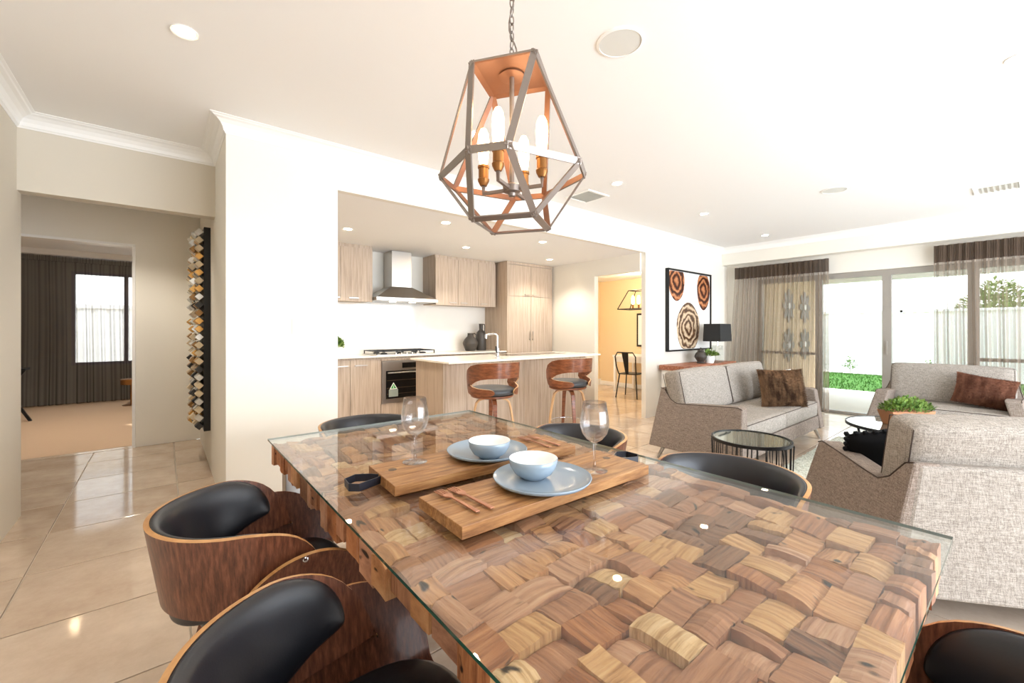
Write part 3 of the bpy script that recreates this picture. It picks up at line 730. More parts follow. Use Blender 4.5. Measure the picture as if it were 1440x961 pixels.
BX(-.499, .517, -.29, .3, 0, 2.36).build('body', ['lam'], t); BX(-.518, -.5, -.312, .3, 0, 2.405).build('end_panel', ['lam'], t); BX(-.5, .518, -.312, -.3, 2.36, 2.405).build('filler', ['lam'], t)
for a, b, s_ in ((-.5, 0, -1), (0, .51, 1)):
    d1 = BX(a + .002, b - .002, -.312, -.292, 1.845, 2.355).build('door', ['lam'], t, bevel=.001); knob_bar(s_ * .09 - .06, s_ * .09 + .06, -.312, 1.87, d1)
    d2 = BX(a + .002, b - .002, -.312, -.292, .1, 1.84).build('door', ['lam'], t, bevel=.001); BX(s_ * .035 - .005, s_ * .035 + .005, -.337, -.33, 1.1, 1.26).box(s_ * .035 - .004, s_ * .035 + .004, -.335, -.31, 1.12, 1.13).build('handle', ['steel'], d2)
def basecab(label, x0, x1, doors, z1=.92):
    cx = (x0 + x1) / 2; t = thing('base_cabinet', label, 'cabinet', (cx, 5.7, 0), 0, 'oak laminate base cabinets')
    BX(x0 - cx, x1 - cx, -.29, .29, .1, z1).build('body', ['lam'], t); BX(x0 - cx, x1 - cx, -.25, .2, 0, .1).build('kickboard', ['lam'], t)
    for a, b, za, zb_, kind, hx in doors:
        d_ = BX(a - cx + .002, b - cx - .002, -.31, -.291, za, zb_).build(kind, ['lam'], t, bevel=.001)
        if hx is not None: knob_bar(hx - cx, hx - cx + .16, -.31, zb_ - .075, d_)
    return t
basecab('oak laminate base cabinet left of the oven', .95, 2.205, [(.95, 1.35, .11, .9, 'door', 1.2), (1.35, 1.807, .11, .9, 'door', 1.62), (1.807, 2.205, .11, .9, 'door', 1.86)])
basecab('oak laminate base cabinet right of the oven behind the island', 2.83, 4.3, [(2.83, 3.55, .11, .9, 'drawer', 3.1), (3.55, 4.3, .11, .9, 'drawer', 3.85)])
t = basecab('oak laminate cabinet housing the oven', 2.207, 2.828, [(2.207, 2.828, .11, .31, 'drawer', None), (2.207, 2.828, .875, .9, 'rail', None)])
ov = thing('oven', 'stainless built-in oven with dark glass door and a green triangle sticker', 'oven', (2.517, 5.4, .31))
BX(-.3, .3, -.02, .0, .0, .56).build('fascia', ['steel'], ov, bevel=.002)
dr = BX(-.25, .25, -.034, -.02, .06, .43).build('door_glass', ['blackgloss'], ov, bevel=.002)
MB().tube([(-.24, -.065, .405), (.24, -.065, .405)], .009, 12).box(-.22, -.2, -.065, -.03, .4, .41).box(.2, .22, -.065, -.03, .4, .41).build('handle', ['steel'], ov, smooth=True)
BX(-.02, .2, -.023, -.02, .46, .53).build('control_display', ['blackgloss'], ov)
M['rack'] = mat('oven_rack', (120, 100, 74), .3, .7)
for z in (.12, .2, .3): BX(-.24, .24, -.0345, -.034, z, z + .004).build('rack_line', ['rack'], dr)
M['stkg'] = mat('sticker_green', (40, 150, 70), .5); M['stkw'] = mat('sticker_white', (236, 240, 232), .5); M['stkt'] = mat('sticker_translucent', (150, 160, 150), .3)
st_ = MB().prism([(-.205, .185), (-.095, .185), (-.15, .275)], -.036, -.0342, 'y').build('sticker', ['stkw'], dr)
MB().prism([(-.188, .195), (-.112, .195), (-.15, .258)], -.037, -.036, 'y').prism([(-.157, .2), (-.143, .2), (-.15, .24)], -.0375, -.037, 'y', 1).build('sticker_mark', ['stkg', 'stkw'], dr)
BX(-.215, -.085, -.0352, -.0342, .085, .182).build('sticker_text_panel', ['stkt'], dr)
tag(BX(.95, 4.3, 5.37, 5.985, .925, .945).build('benchtop', ['cream'], bevel=.002), 'cream stone benchtop along the kitchen wall under the cabinets', 'benchtop')
ck = thing('cooktop', 'black gas cooktop set in the wall benchtop beneath the hood', 'cooktop', (2.6, 5.68, .945))
BX(-.44, .44, -.25, .25, 0, .008).build('hob_plate', ['steel'], ck, bevel=.002)
for x in (-.29, 0, .29):
    for y in ((-.13, .13) if x else (0,)):
        bn = MB().lathe([(0, .008), (.045, .008), (.045, .02), (.03, .028), (0, .028)], (x, y, 0), 20).build('burner', ['black'], ck, smooth=True)
    g1 = MB()
    for yy in (-.23, 0, .23): g1.box(x - .14, x + .14, yy - .006, yy + .006, .045, .056)
    for xx in (-.135, -.05, .05, .135): g1.box(x + xx - .005, x + xx + .005, -.23, .23, .045, .056)
    for xx in (-.135, .135):
        for yy in (-.225, .225): g1.box(x + xx - .006, x + xx + .006, yy - .006, yy + .006, .008, .046)
    g1.build('trivet', ['black'], ck)
for k in range(5): MB().lathe([(0, .03), (.015, .03), (.017, .008), (0, .008)], (-.16 + .08 * k, -.225, 0), 14).build('knob', ['steel'], ck, smooth=True)
hd = thing('range_hood', 'stainless steel canopy range hood with square chimney above the cooktop', 'range hood', (2.64, 5.98, 1.68))
BX(-.15, .15, -.28, 0, .2, .725).build('chimney', ['steel'], hd, bevel=.002)
MB().hexa([(-.455, -.5, .045), (.455, -.5, .045), (.455, 0, .045), (-.455, 0, .045), (-.16, -.29, .215), (.16, -.29, .215), (.16, 0, .215), (-.16, 0, .215)]).build('canopy', ['steel'], hd, bevel=.002)
BX(-.46, .46, -.505, 0, 0, .046).build('lip', ['steel'], hd, bevel=.002)
M['hoodlight'] = mat('hood_light', (255, 245, 225), .3, emit=(255, 238, 210), estr=14)
for x in (-.15, .15): BX(x - .04, x + .04, -.34, -.28, -.003, .0).build('light_panel', ['hoodlight'], hd)
for x in (2.49, 2.79):
    l = bpy.data.lights.new('hood_lamp', 'SPOT'); l.energy = 5; l.spot_size = radians(140); l.spot_blend = .8; l.shadow_soft_size = .03; l.color = (1, .93, .82); o = bpy.data.objects.new('hood_lamp', l); COL.objects.link(o); o.location = (x, 5.67, 1.67)
M['jug'] = mat('dark_stoneware', (62, 56, 50), .5)
t = thing('jug', 'squat dark stoneware jug with a handle on the wall benchtop', 'jug', (3.85, 5.75, .945))
MB().lathe([(0, 0), (.075, 0), (.085, .01), (.122, .11), (.125, .13), (.1, .18), (.06, .225), (.05, .235), (.045, .275), (.052, .285), (.045, .285), (.038, .24), (0, .23)], seg=32).build('body', ['jug'], t, smooth=True)
MB().tube([(.045, 0, .275), (.085, 0, .28), (.112, 0, .255), (.11, 0, .2), (.1, 0, .18)], .009, 8).build('handle', ['jug'], t, smooth=True)
t = thing('bottle_jug', 'tall dark stoneware bottle with a loop handle beside the pantry', 'jug', (4.08, 5.78, .945))
MB().lathe([(0, 0), (.08, 0), (.086, .01), (.086, .25), (.07, .3), (.035, .335), (.032, .34), (.034, .43), (.04, .44), (.03, .44), (.026, .34), (0, .33)], seg=32).build('body', ['jug'], t, smooth=True)
MB().tube([(.034, 0, .43), (.07, 0, .43), (.078, 0, .4), (.076, 0, .33), (.07, 0, .28)], .008, 8).build('handle', ['jug'], t, smooth=True)

def leaves(n, r, h, seed, size=.02, upw=.6, mt='green'):
    rn = random.Random(seed); mb = MB()
    for _ in range(n):
        a = rn.uniform(0, 2 * pi); q = sqrt(rn.random()); px, py = r[0] * q * cos(a), r[1] * q * sin(a); z = h * (1 - .55 * q * q) * rn.uniform(.35, 1)
        d_ = Vector((cos(a) * q + rn.uniform(-.6, .6), sin(a) * q + rn.uniform(-.6, .6), upw * rn.uniform(.2, 1.4))).normalized()
        s_ = d_.cross(Vector((0, 0, 1))); s_ = s_.normalized() if s_.length > .01 else Vector((1, 0, 0)); L_ = size * rn.uniform(.6, 1.3); P = Vector((px, py, z)); u = s_.cross(d_)
        mb.add([P, P + d_ * L_ * .5 + s_ * L_ * .3 + u * L_ * .08, P + d_ * L_, P + d_ * L_ * .5 - s_ * L_ * .3 + u * L_ * .08], [(0, 1, 2), (0, 2, 3)])
    return mb
t = thing('potted_herb', 'small green potted plant at the left end of the wall benchtop', 'plant', (1.75, 5.72, .945))
MB().lathe([(0, 0), (.045, 0), (.055, .1), (.05, .1), (.048, .09), (0, .09)], seg=24).build('pot', ['white'], t, smooth=True)
leaves(260, (.075, .075), .16, 4, .05, 1.2).build('foliage', ['green'], t, kind='stuff').location = (0, 0, .07)
# island
isl = thing('kitchen_island', 'kitchen island with cream stone top and pale oak laminate sides', 'island', (3.63, 4.4, 0))
def ib(x0, x1, y0, y1, z0, z1, n_, mt, bv=0): return MB().box(x0 - 3.63, x1 - 3.63, y0 - 4.4, y1 - 4.4, z0, z1).build(n_, mt, isl, bevel=bv)
ib(2.36, 4.9, 3.94, 4.86, .915, .937, 'countertop', ['cream'], .002)
ib(2.42, 2.44, 4.16, 4.82, 0, .915, 'end_panel', ['lam']); ib(4.80, 4.82, 4.16, 4.82, 0, .915, 'end_panel', ['lam'])
ib(2.44, 4.80, 4.78, 4.8, .1, .915, 'door_front', ['lam'])
for k in range(4): x = 2.44 + .59 * k; ib(x + .0015, x + .5885, 4.16, 4.18, 0, .915, 'front_panel', ['lam'], .001)
sk = ib(3.5, 4.05, 4.33, 4.72, .9375, .942, 'sink_rim', ['steel'], .002); ib(3.52, 3.78, 4.36, 4.69, .9376, .9425, 'sink_basin', ['blackgloss']); ib(4.1, 4.6, 4.35, 4.7, .9375, .9405, 'drainer', ['steel'], .001)
tp = thing('kitchen_tap', 'chrome gooseneck mixer tap standing on the island top', 'tap', (3.17, 4.14, .937), radians(25))
MB().lathe([(0, 0), (.03, 0), (.03, .02), (.024, .025), (.022, .12), (.013, .13), (0, .13)], seg=24).build('base', ['chrome'], tp, smooth=True)
MB().tube([(0, 0, .12), (0, 0, .27), (-.02, .01, .295), (-.06, .03, .3), (-.155, .07, .285)], .012, 12).build('spout', ['chrome'], tp, smooth=True)
MB().lathe([(0, -.05), (.014, -.05), (.014, 0), (0, 0)], (-.16, .072, .295), 14).build('aerator', ['chrome'], tp, smooth=True)
MB().tube([(-.01, -.02, .07), (-.06, -.02, .075), (-.075, -.02, .1), (-.078, -.02, .15)], .008, 8).build('lever', ['black'], tp, smooth=True)
# bar stools
def stool(label):
    t = thing('bar_stool', label, 'bar stool', group='walnut bar stools at the island')
    R_ = .245
    ctr = [(0, .895, .15), (20, .895, .15), (40, .892, .15), (58, .882, .155), (74, .862, .16), (88, .828, .16), (97, .785, .145), (100, .742, .12), (95, .708, .1), (82, .69, .085), (64, .683, .078), (48, .682, .072), (36, .682, .064), (28, .682, .045), (25, .682, .012)]
    for z_ in (): pass
    full = [(-a, z, w_) for a, z, w_ in reversed(ctr[1:])] + ctr
    P2 = [Vector((radians(a) * R_, z)) for a, z, w_ in full]
    L_ = []; Rr = []
    for i in range(len(P2)):
        t_ = (P2[min(i + 1, len(P2) - 1)] - P2[max(i - 1, 0)]).normalized(); nn = Vector((-t_.y, t_.x)); w_ = full[i][2] / 2
        L_.append(P2[i] + nn * w_); Rr.append(P2[i] - nn * w_)
    n = len(P2) - 1
    def fs(u, v):
        i = min(int(u * n + 1e-6), n - 1); f = u * n - i
        a = L_[i].lerp(L_[i + 1], f); b = Rr[i].lerp(Rr[i + 1], f); p = a.lerp(b, 1 - v)
        th = p.x / R_; rr = R_ + (p.y - .7) * .06
        return (rr * sin(th), -rr * cos(th), p.y)
    MB().sheet(fs, n * 2, 4, .012, 0, 1).build('back_band', ['walnut_l', 'beech'], t, smooth=True, fix=True)
    MB().lathe([(0, .635), (.19, .635), (.222, .65), (.232, .672), (.222, .698), (.19, .71), (.1, .718), (0, .72)], (0, .015, 0), 40).build('seat_pad', ['stoolpad'], t, smooth='all')
    MB().lathe([(0, .61), (.2, .612), (.215, .622), (.215, .636), (0, .636)], (0, .015, 0), 36).build('seat_base', ['walnut_l'], t, smooth=True)
    for k in range(4):
        a = radians(68 + 90 * k); c_, s_ = cos(a), sin(a)
        pts = [(c_ * r_, s_ * r_, z) for r_, z in ((.03, .598), (.09, .597), (.135, .585), (.165, .555), (.18, .5), (.215, .3), (.246, .02), (.248, .0))]
        MB().tube(pts, 0, flat=[(.02, .045)] * 4 + [(.02, .042), (.02, .036), (.018, .03), (.018, .03)], up=(0, 0, 1)).build('leg', ['beech' if k % 2 else 'walnut_l'], t, bevel=.003)
    MB().tube([(.21 * cos(2 * pi * i / 40), .21 * sin(2 * pi * i / 40), .235) for i in range(40)], .008, 8, closed=True).build('foot_ring', ['chrome'], t, smooth='all')
    return t
s1 = stool('walnut bar stool at the island, nearer the oven'); s1.location = (2.56, 3.42, 0); s1.rotation_euler = (0, 0, radians(-8))
dup(s1, (3.60, 3.36, 0), radians(-8), 'walnut bar stool at the island, nearer the nook doorway')

# ------------------------------------------------------------------ corridor sculpture, light switch, bedroom
t = thing('wall_sculpture', 'tall black wall panel bristling with gold, silver and black angled blocks', 'wall art', (.335, 4.76, .36))
BX(-.05, 0, 0, .8, 0, 1.86).build('backing_panel', ['black'], t)
cols = [mat('gold_leaf', (206, 158, 88), .3, .7), mat('silver_leaf', (220, 218, 212), .28, .6), mat('black_block', (40, 38, 36), .4), mat('cream_block', (226, 208, 176), .5), mat('bronze_block', (150, 112, 66), .35, .6)]
rn = random.Random(5)
pm = {}
for i, c_ in enumerate(cols): pm[i] = MB().box(-.024, .024, 0, .085, -.024, .024).build('block', [c_], t, bevel=.002)
first = set()
for r_ in range(25):
    for k in range(8):
        ci = rn.choices(range(5), [3, 5, 2, 4, 1])[0]
        if ci in first: o = pm[ci].copy(); COL.objects.link(o)
        else: o = pm[ci]; first.add(ci)
        o.location = (-.083 - rn.choice([0, .008, .02, .036]) * (k > 0) , .005 + .1 * k, .05 + r_ * .0735); o.rotation_euler = (0, radians(45), 0)
for ci in range(5):
    if ci not in first: bpy.data.objects.remove(pm[ci])
t = thing('light_switch', 'white double rocker light switch on the partition wall', 'switch', (.787, 3.53, 1.31))
BX(-.036, .036, -.008, 0, -.058, .058).build('plate', ['white'], t, bevel=.002)
M['rocker'] = mat('rocker', (206, 206, 210), .4)
for z in (.006, -.024): BX(-.009, .009, -.012, -.008, z, z + .018).build('rocker', ['rocker'], t)
# bedroom
BX(-3.0, 1.0, 6.3, 10.9, 2.62, 2.7).box(-1.5, -1.45, 6.6, 9.9, 2.7, 2.72).build('ceiling_bedroom', ['ceil'], kind=ST)
BX(-3, -1.24, 10.6, 10.7, 0, 2.7).box(.25, 1.0, 10.6, 10.7, 0, 2.7).box(-1.24, .25, 10.6, 10.7, 0, .66).box(-1.24, .25, 10.6, 10.7, 2.31, 2.7).build('wall_bedroom', ['wall'], kind=ST)
BX(1.0, 1.1, 6.3, 10.7, 0, 2.7).build('wall_bedroom_right', ['wall'], kind=ST)
BX(-3.0, 1.0, 10.25, 10.6, 2.53, 2.62).build('trim_3', ['white'], kind=ST)
wb = thing('window_2', '', 'w'); del wb['label'], wb['category']; wb['kind'] = ST
M['bluef'] = mat('window_frame_pale', (210, 206, 216), .4)
BX(-1.24, .25, 10.6, 10.66, .66, .71).box(-1.24, .25, 10.6, 10.66, 2.26, 2.31).box(-1.24, -1.19, 10.6, 10.66, .71, 2.26).box(-.56, -.5, 10.6, 10.66, .71, 2.26).box(.2, .25, 10.6, 10.66, .71, 2.26).build('window_frame', ['bluef'], wb)
BX(-1.19, .2, 10.63, 10.635, .71, 2.26).build('pane', ['pane'], wb)
curtain('dark sheer curtain drawn across the bedroom window wall', -2.8, .9, 10.4, 2.53, 2.44, 34, 0, 9, 'sheerdark', 'sheerdark', 'y')
t = thing('trestle_stand', 'dark crossed-leg stand at the left inside the bedroom', 'stand', (-1.62, 8.9, 0))
MB().tube([(-.3, 0, .0), (.12, 0, .72)], 0, flat=(.03, .04)).build('leg', ['black'], t); MB().tube([(.18, 0, .0), (-.2, 0, .78)], 0, flat=(.03, .04)).build('leg', ['black'], t); BX(-.35, .15, -.15, .15, .72, .75).build('top', ['black'], t)
t = thing('bedside_table', 'small gold-topped table at the right inside the bedroom', 'table', (-.42, 9.7, 0))
MB().lathe([(0, .36), (.14, .36), (.14, .45), (0, .45)], seg=28).build('top', ['brass'], t, smooth=True); MB().tube([(0, 0, 0), (0, 0, .36)], .015, 8).lathe([(0, 0), (.12, 0), (.12, .01), (0, .01)], seg=24).build('base', ['brass'], t, smooth=True)
downlight(-.9, 8.0, 2.62, 'downlight in the bedroom ceiling beyond the doorway', 120)

# ------------------------------------------------------------------ nook beyond the doorway
t = thing('writing_desk', 'white desk against the cream wall of the nook', 'desk', (7.55, 4.9, 0))
BX(-.3, .42, -.7, .62, .72, .76).build('desktop', ['white'], t); BX(-.25, -.22, -.65, .58, .62, .72).build('apron', ['white'], t)
for x in (-.28, .37):
    for y in (-.68, .56): BX(x, x + .05, y, y + .05, 0, .72).build('leg', ['white'], t)
t = thing('metal_chair', 'black metal cafe chair with a slotted splat pulled up to the nook desk', 'chair', (6.9, 4.82, 0), radians(-78))
BX(-.18, .18, -.18, .18, .44, .46).build('seat', ['black'], t, bevel=.01)
MB().tube([(-.17, -.17, .45), (-.19, -.24, .6), (-.2, -.27, .78), (-.15, -.28, .86), (.15, -.28, .86), (.2, -.27, .78), (.19, -.24, .6), (.17, -.17, .45)], .012, 8).build('back_frame', ['black'], t, smooth=True)
MB().hexa([(-.03, -.19, .46), (.03, -.19, .46), (.03, -.185, .46), (-.03, -.185, .46), (-.065, -.285, .86), (.065, -.285, .86), (.065, -.28, .86), (-.065, -.28, .86)]).build('splat', ['black'], t)
for x, y in ((-1, -1), (1, -1), (-1, 1), (1, 1)): MB().tube([(x * .16, y * .16, .45), (x * .21, y * .22, 0)], .012, 8).build('leg', ['black'], t)
t = thing('nook_pendant', 'dark open lantern pendant with candle bulbs over the nook desk', 'lamp', (7.15, 4.75, 0), radians(90))
a_, b_ = .22, .42
tp_ = [(-a_, -.12, 2.05), (a_, -.12, 2.05), (a_, .12, 2.05), (-a_, .12, 2.05)]; bt_ = [(-b_, -.2, 1.69), (b_, -.2, 1.69), (b_, .2, 1.69), (-b_, .2, 1.69)]
for q in (tp_, bt_): 
    for k in range(4): MB().tube([q[k], q[(k + 1) % 4]], .009, 6).build('frame_bar', ['black'], t)
for k in range(4): MB().tube([tp_[k], bt_[k]], .009, 6).build('frame_bar', ['black'], t)
MB().tube([(0, 0, 2.05), (0, 0, KC)], .008, 6).build('rod', ['black'], t); BX(-.3, .3, -.02, .02, 1.69, 1.71).build('crossbar', ['black'], t)
M['bulb2'] = mat('candle_glow', (255, 230, 180), .3, emit=(255, 214, 150), estr=9)
for x in (-.2, -.07, .07, .2):
    MB().lathe([(0, 1.71), (.018, 1.71), (.018, 1.78), (0, 1.78)], (x, 0, 0), 12).build('candle_sleeve', ['brass'], t); MB().lathe([(0, 1.78), (.03, 1.8), (.034, 1.88), (.02, 1.95), (0, 1.96)], (x, 0, 0), 14).build('bulb', ['bulb2'], t, smooth=True)
l = bpy.data.lights.new('nook_lamp', 'POINT'); l.energy = 45; l.color = (1, .82, .58); l.shadow_soft_size = .15; o = bpy.data.objects.new('nook_lamp', l); COL.objects.link(o); o.location = (7.0, 4.9, 2.2)
t = thing('framed_print', 'framed monochrome print on the nook wall under the lantern', 'picture', (7.99, 5.0, 1.28))
BX(-.025, 0, -.4, .42, -.36, .36).build('frame', ['black'], t); BX(-.028, -.025, -.36, .38, -.32, .32).build('mount', ['white'], t)
M['ink'] = mat('ink_grey', (70, 66, 62), .8)
MB().prism([(.0 + .09 * cos(2 * pi * k / 14), -.1 + .13 * sin(2 * pi * k / 14)) for k in range(14)], -.029, -.028, 'x').build('print_motif', ['ink'], t)

# ------------------------------------------------------------------ living room: art, console, lamp
t = thing('framed_artwork', 'large framed artwork of three copper ringed discs on white', 'picture', (6.62, 3.525, 1.59))
BX(-.69, .69, -.05, -.0, -.64, -.615).box(-.69, .69, -.05, 0, .615, .64).box(-.69, -.665, -.05, 0, -.615, .615).box(.665, .69, -.05, 0, -.615, .615).build('frame', ['black'], t)
BX(-.665, .665, -.03, -.005, -.615, .615).build('canvas', ['white'], t)
def disc_mat(name, stops, dist):
    m = mat(name, stops[0][1], .4, .25); mp = tex(m, (1, 1, 1)); wv = N(m, 'ShaderNodeTexWave'); wv.wave_type = 'RINGS'; wv.rings_direction = 'SPHERICAL'
    wv.inputs['Scale'].default_value = 3.2; wv.inputs['Distortion'].default_value = dist; wv.inputs['Detail'].default_value = 4; wv.inputs['Detail Scale'].default_value = 2.5
    Lk(m, mp.outputs[0], wv.inputs['Vector']); r = ramp(m, wv.outputs['Fac'], stops); Lk(m, r.outputs[0], m.node_tree.nodes['Principled BSDF'].inputs['Base Color']); return m
M['disc1'] = disc_mat('copper_rings', [(.1, (58, 24, 12)), (.5, (128, 62, 30)), (.95, (206, 140, 92))], 5)
M['disc2'] = disc_mat('bronze_rings', [(.1, (84, 58, 40)), (.45, (150, 114, 82)), (.9, (216, 194, 164))], 6)
def disc(cx, cz, rx, rz, mt, clip):
    n = 40; pts = []
    for k in range(n):
        a = 2 * pi * k / n; x = cx + rx * cos(a) * (1 + .02 * sin(5 * a)); z = cz + rz * sin(a) * (1 + .02 * cos(4 * a)); x = max(-.66, min(.66, x)); z = max(-.61, min(.61, z)); pts.append((x - cx, z - cz))
    o = MB().prism(pts, -.034, -.031, 'y').build('painted_disc', [mt], t, fix=True); o.location = (cx, 0, cz); return o
disc(-.42, .45, .235, .30, 'disc1', 1); disc(.44, .36, .215, .33, 'disc1', 1); disc(-.06, -.27, .36, .40, 'disc2', 1)
M['redwood'] = grain('red_timber', [(.3, (112, 64, 44)), (.5, (156, 98, 72)), (.7, (196, 146, 116))], (2, 16, 16), .5, .4, .1, 3)
t = thing('console_table', 'rustic reddish timber console table on pale legs behind the left sofa', 'console table', (6.55, 3.31, 0))
n_seg = 14; prf = [(-.84 + 1.68 * k / n_seg, -.2 + .012 * sin(k * 2.1)) for k in range(n_seg + 1)] + [(.84, .19), (-.84, .19)]
MB().prism(prf, .69, .76, 'z').build('slab_top', ['redwood'], t, bevel=.004)
for x in (-.8, .74): BX(x, x + .06, -.17, .17, 0, .69).build('leg', ['white'], t)
t = thing('table_lamp', 'table lamp with black square shade and clear glass block base', 'lamp', (6.93, 3.2, .76))
MB().hexa([(-.2, -.14, .34), (.2, -.14, .34), (.2, .14, .34), (-.2, .14, .34), (-.19, -.13, .62), (.19, -.13, .62), (.19, .13, .62), (-.19, .13, .62)]).build('lamp_shade', [mat('black_shade', (38, 38, 38), .8)], t)
BX(-.09, .09, -.06, .06, 0, .27).build('glass_base', ['water'], t, bevel=.006); MB().tube([(0, 0, .27), (0, 0, .36)], .012, 10).build('neck', ['chrome'], t)
t = thing('ginger_jar', 'dark patterned ginger jar with a lid on the console', 'jar', (6.5, 3.26, .76))
MB().lathe([(0, 0), (.055, 0), (.06, .012), (.05, .03), (.088, .09), (.09, .12), (.07, .165), (.045, .185), (0, .185)], seg=28).build('body', ['jug'], t, smooth=True)
MB().lathe([(.048, .185), (.05, .195), (.03, .215), (.008, .225), (.012, .24), (0, .25)], seg=24).build('lid', ['jug'], t, smooth=True)
t = thing('potted_fern', 'small green plant in a white pot beside the ginger jar', 'plant', (6.66, 3.2, .76))
MB().lathe([(0, 0), (.06, 0), (.078, .06), (.075, .11), (.068, .11), (.066, .1), (0, .1)], seg=28).build('pot', ['white'], t, smooth=True)
leaves(260, (.14, .12), .12, 8, .05, .8).build('foliage', ['green'], t, kind='stuff').location = (0, 0, .08)

# ------------------------------------------------------------------ sofas
def sofa(label, Wd, loc, rz, ncush=2, D=.92, name='sofa', back_z=.87, rake=12):
    t = thing(name, label, 'sofa' if name == 'sofa' else 'armchair', loc, rz)
    h = Wd / 2; yb = D / 2
    # arm panels: leaning slab with a swept top
    prof_ = [(-yb + .03, .13), (-yb + .07, .585), (-yb + .11, .60), (-.1, .585), (.1, .57), (yb - .24, .565), (yb - .17, .6), (yb - .1, .685), (yb - .05, .70), (yb, .13)]
    for sg in (-1, 1):
        mb = MB(); vs = []; n = len(prof_)
        for inner in (0, 1):
            for y, z in prof_:
                k = (z - .13) / .5; xo = h - .13 * k if not inner else h - .13 * k - (.13 - .02 * k); vs.append((sg * xo, y, z))
        fs = [(i, (i + 1) % n, n + (i + 1) % n, n + i) for i in range(n)] + [tuple(reversed(range(n))), tuple(range(n, 2 * n))]
        arm = mb.add(vs, fs).build('arm', ['sofa'], t, fix=True, bevel=.012)
        pts = [(sg * (h - .13 * (z - .13) / .5 - .002), y, z - .002) for y, z in prof_[1:-1]]
        MB().tube(pts, .0035, 6).build('piping', ['piping'], arm, smooth=True)
    ib_ = h - .2
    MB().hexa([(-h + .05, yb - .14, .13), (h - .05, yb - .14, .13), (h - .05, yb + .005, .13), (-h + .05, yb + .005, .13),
               (-h + .17, yb - .15, .69), (h - .17, yb - .15, .69), (h - .17, yb - .045, .69), (-h + .17, yb - .045, .69)]).build('back_frame', ['sofacush'], t, bevel=.014)  # daylight on the back put into its colour: paler weave than the arms
    MB().box(-h + .1, h - .1, -yb + .05, yb - .1, .13, .28).build('base_frame', ['sofa'], t, bevel=.01)
    cw = (Wd - .34) / ncush
    for k in range(ncush):
        x = -h + .17 + cw * (k + .5)
        c_ = MB().rbox((x, -.08, .365), (cw - .006, D - .26, .17), .03, 6, (0, .012, .012)).build('seat_cushion', ['sofacush'], t, smooth='all')
        y0 = -.08 - (D - .26) / 2
        MB().tube([(x - cw / 2 + .012, y0 + .004, .44), (x + cw / 2 - .012, y0 + .004, .44)], .0035, 6).build('piping', ['piping'], c_)
    cwb = cw + .04 if ncush > 1 else cw + .02
    for k in range(ncush):
        x = (-h + .17 + cw * (k + .5)) * (1.04 if ncush > 1 else 1)
        mx = Matrix.Translation((x, yb - .21, .445 + (back_z - .445) / 2)) @ Matrix.Rotation(radians(-rake), 4, 'X')
        c_ = MB().rbox((0, 0, 0), (cwb, .19, back_z - .43), .045, 6, (.004, .02, .012), 0, mx).build('back_cushion', ['sofacush'], t, smooth='all')
        hz = (back_z - .43) / 2 - .02
        MB().tube([mx @ Vector(p) for p in [(-cwb / 2 + .01, -.085, -hz), (-cwb / 2 + .01, -.085, hz), (cwb / 2 - .01, -.085, hz), (cwb / 2 - .01, -.085, -hz)]], .003, 6).build('piping', ['piping'], c_)
        for ex in (-1, 1): MB().tube([mx @ Vector((ex * (cwb / 2 - .008), .088, q)) for q in (-hz, hz)], .003, 6).build('piping', ['piping'], c_)
    for sx in (-1, 1):
        for sy in (-1, 1): MB().tube([(sx * (h - .13), sy * (yb - .1), .13), (sx * (h - .08), sy * (yb - .06), 0)], [.022, .011], 10).build('leg', ['steel'], t, smooth=True)
    return t
sofa('two-seat taupe sofa standing in front of the console and ringed artwork', 2.3, (4.92, 1.97, 0), 0)
sofa('taupe armchair in front of the glass sliding doors with a brown cushion', 1.32, (6.72, .58, 0), radians(-90), 1, .9, 'armchair')
sofa('two-seat taupe sofa seen from behind at right, with black cushion', 2.1, (3.44, -.135, 0), radians(128), 1, .92)

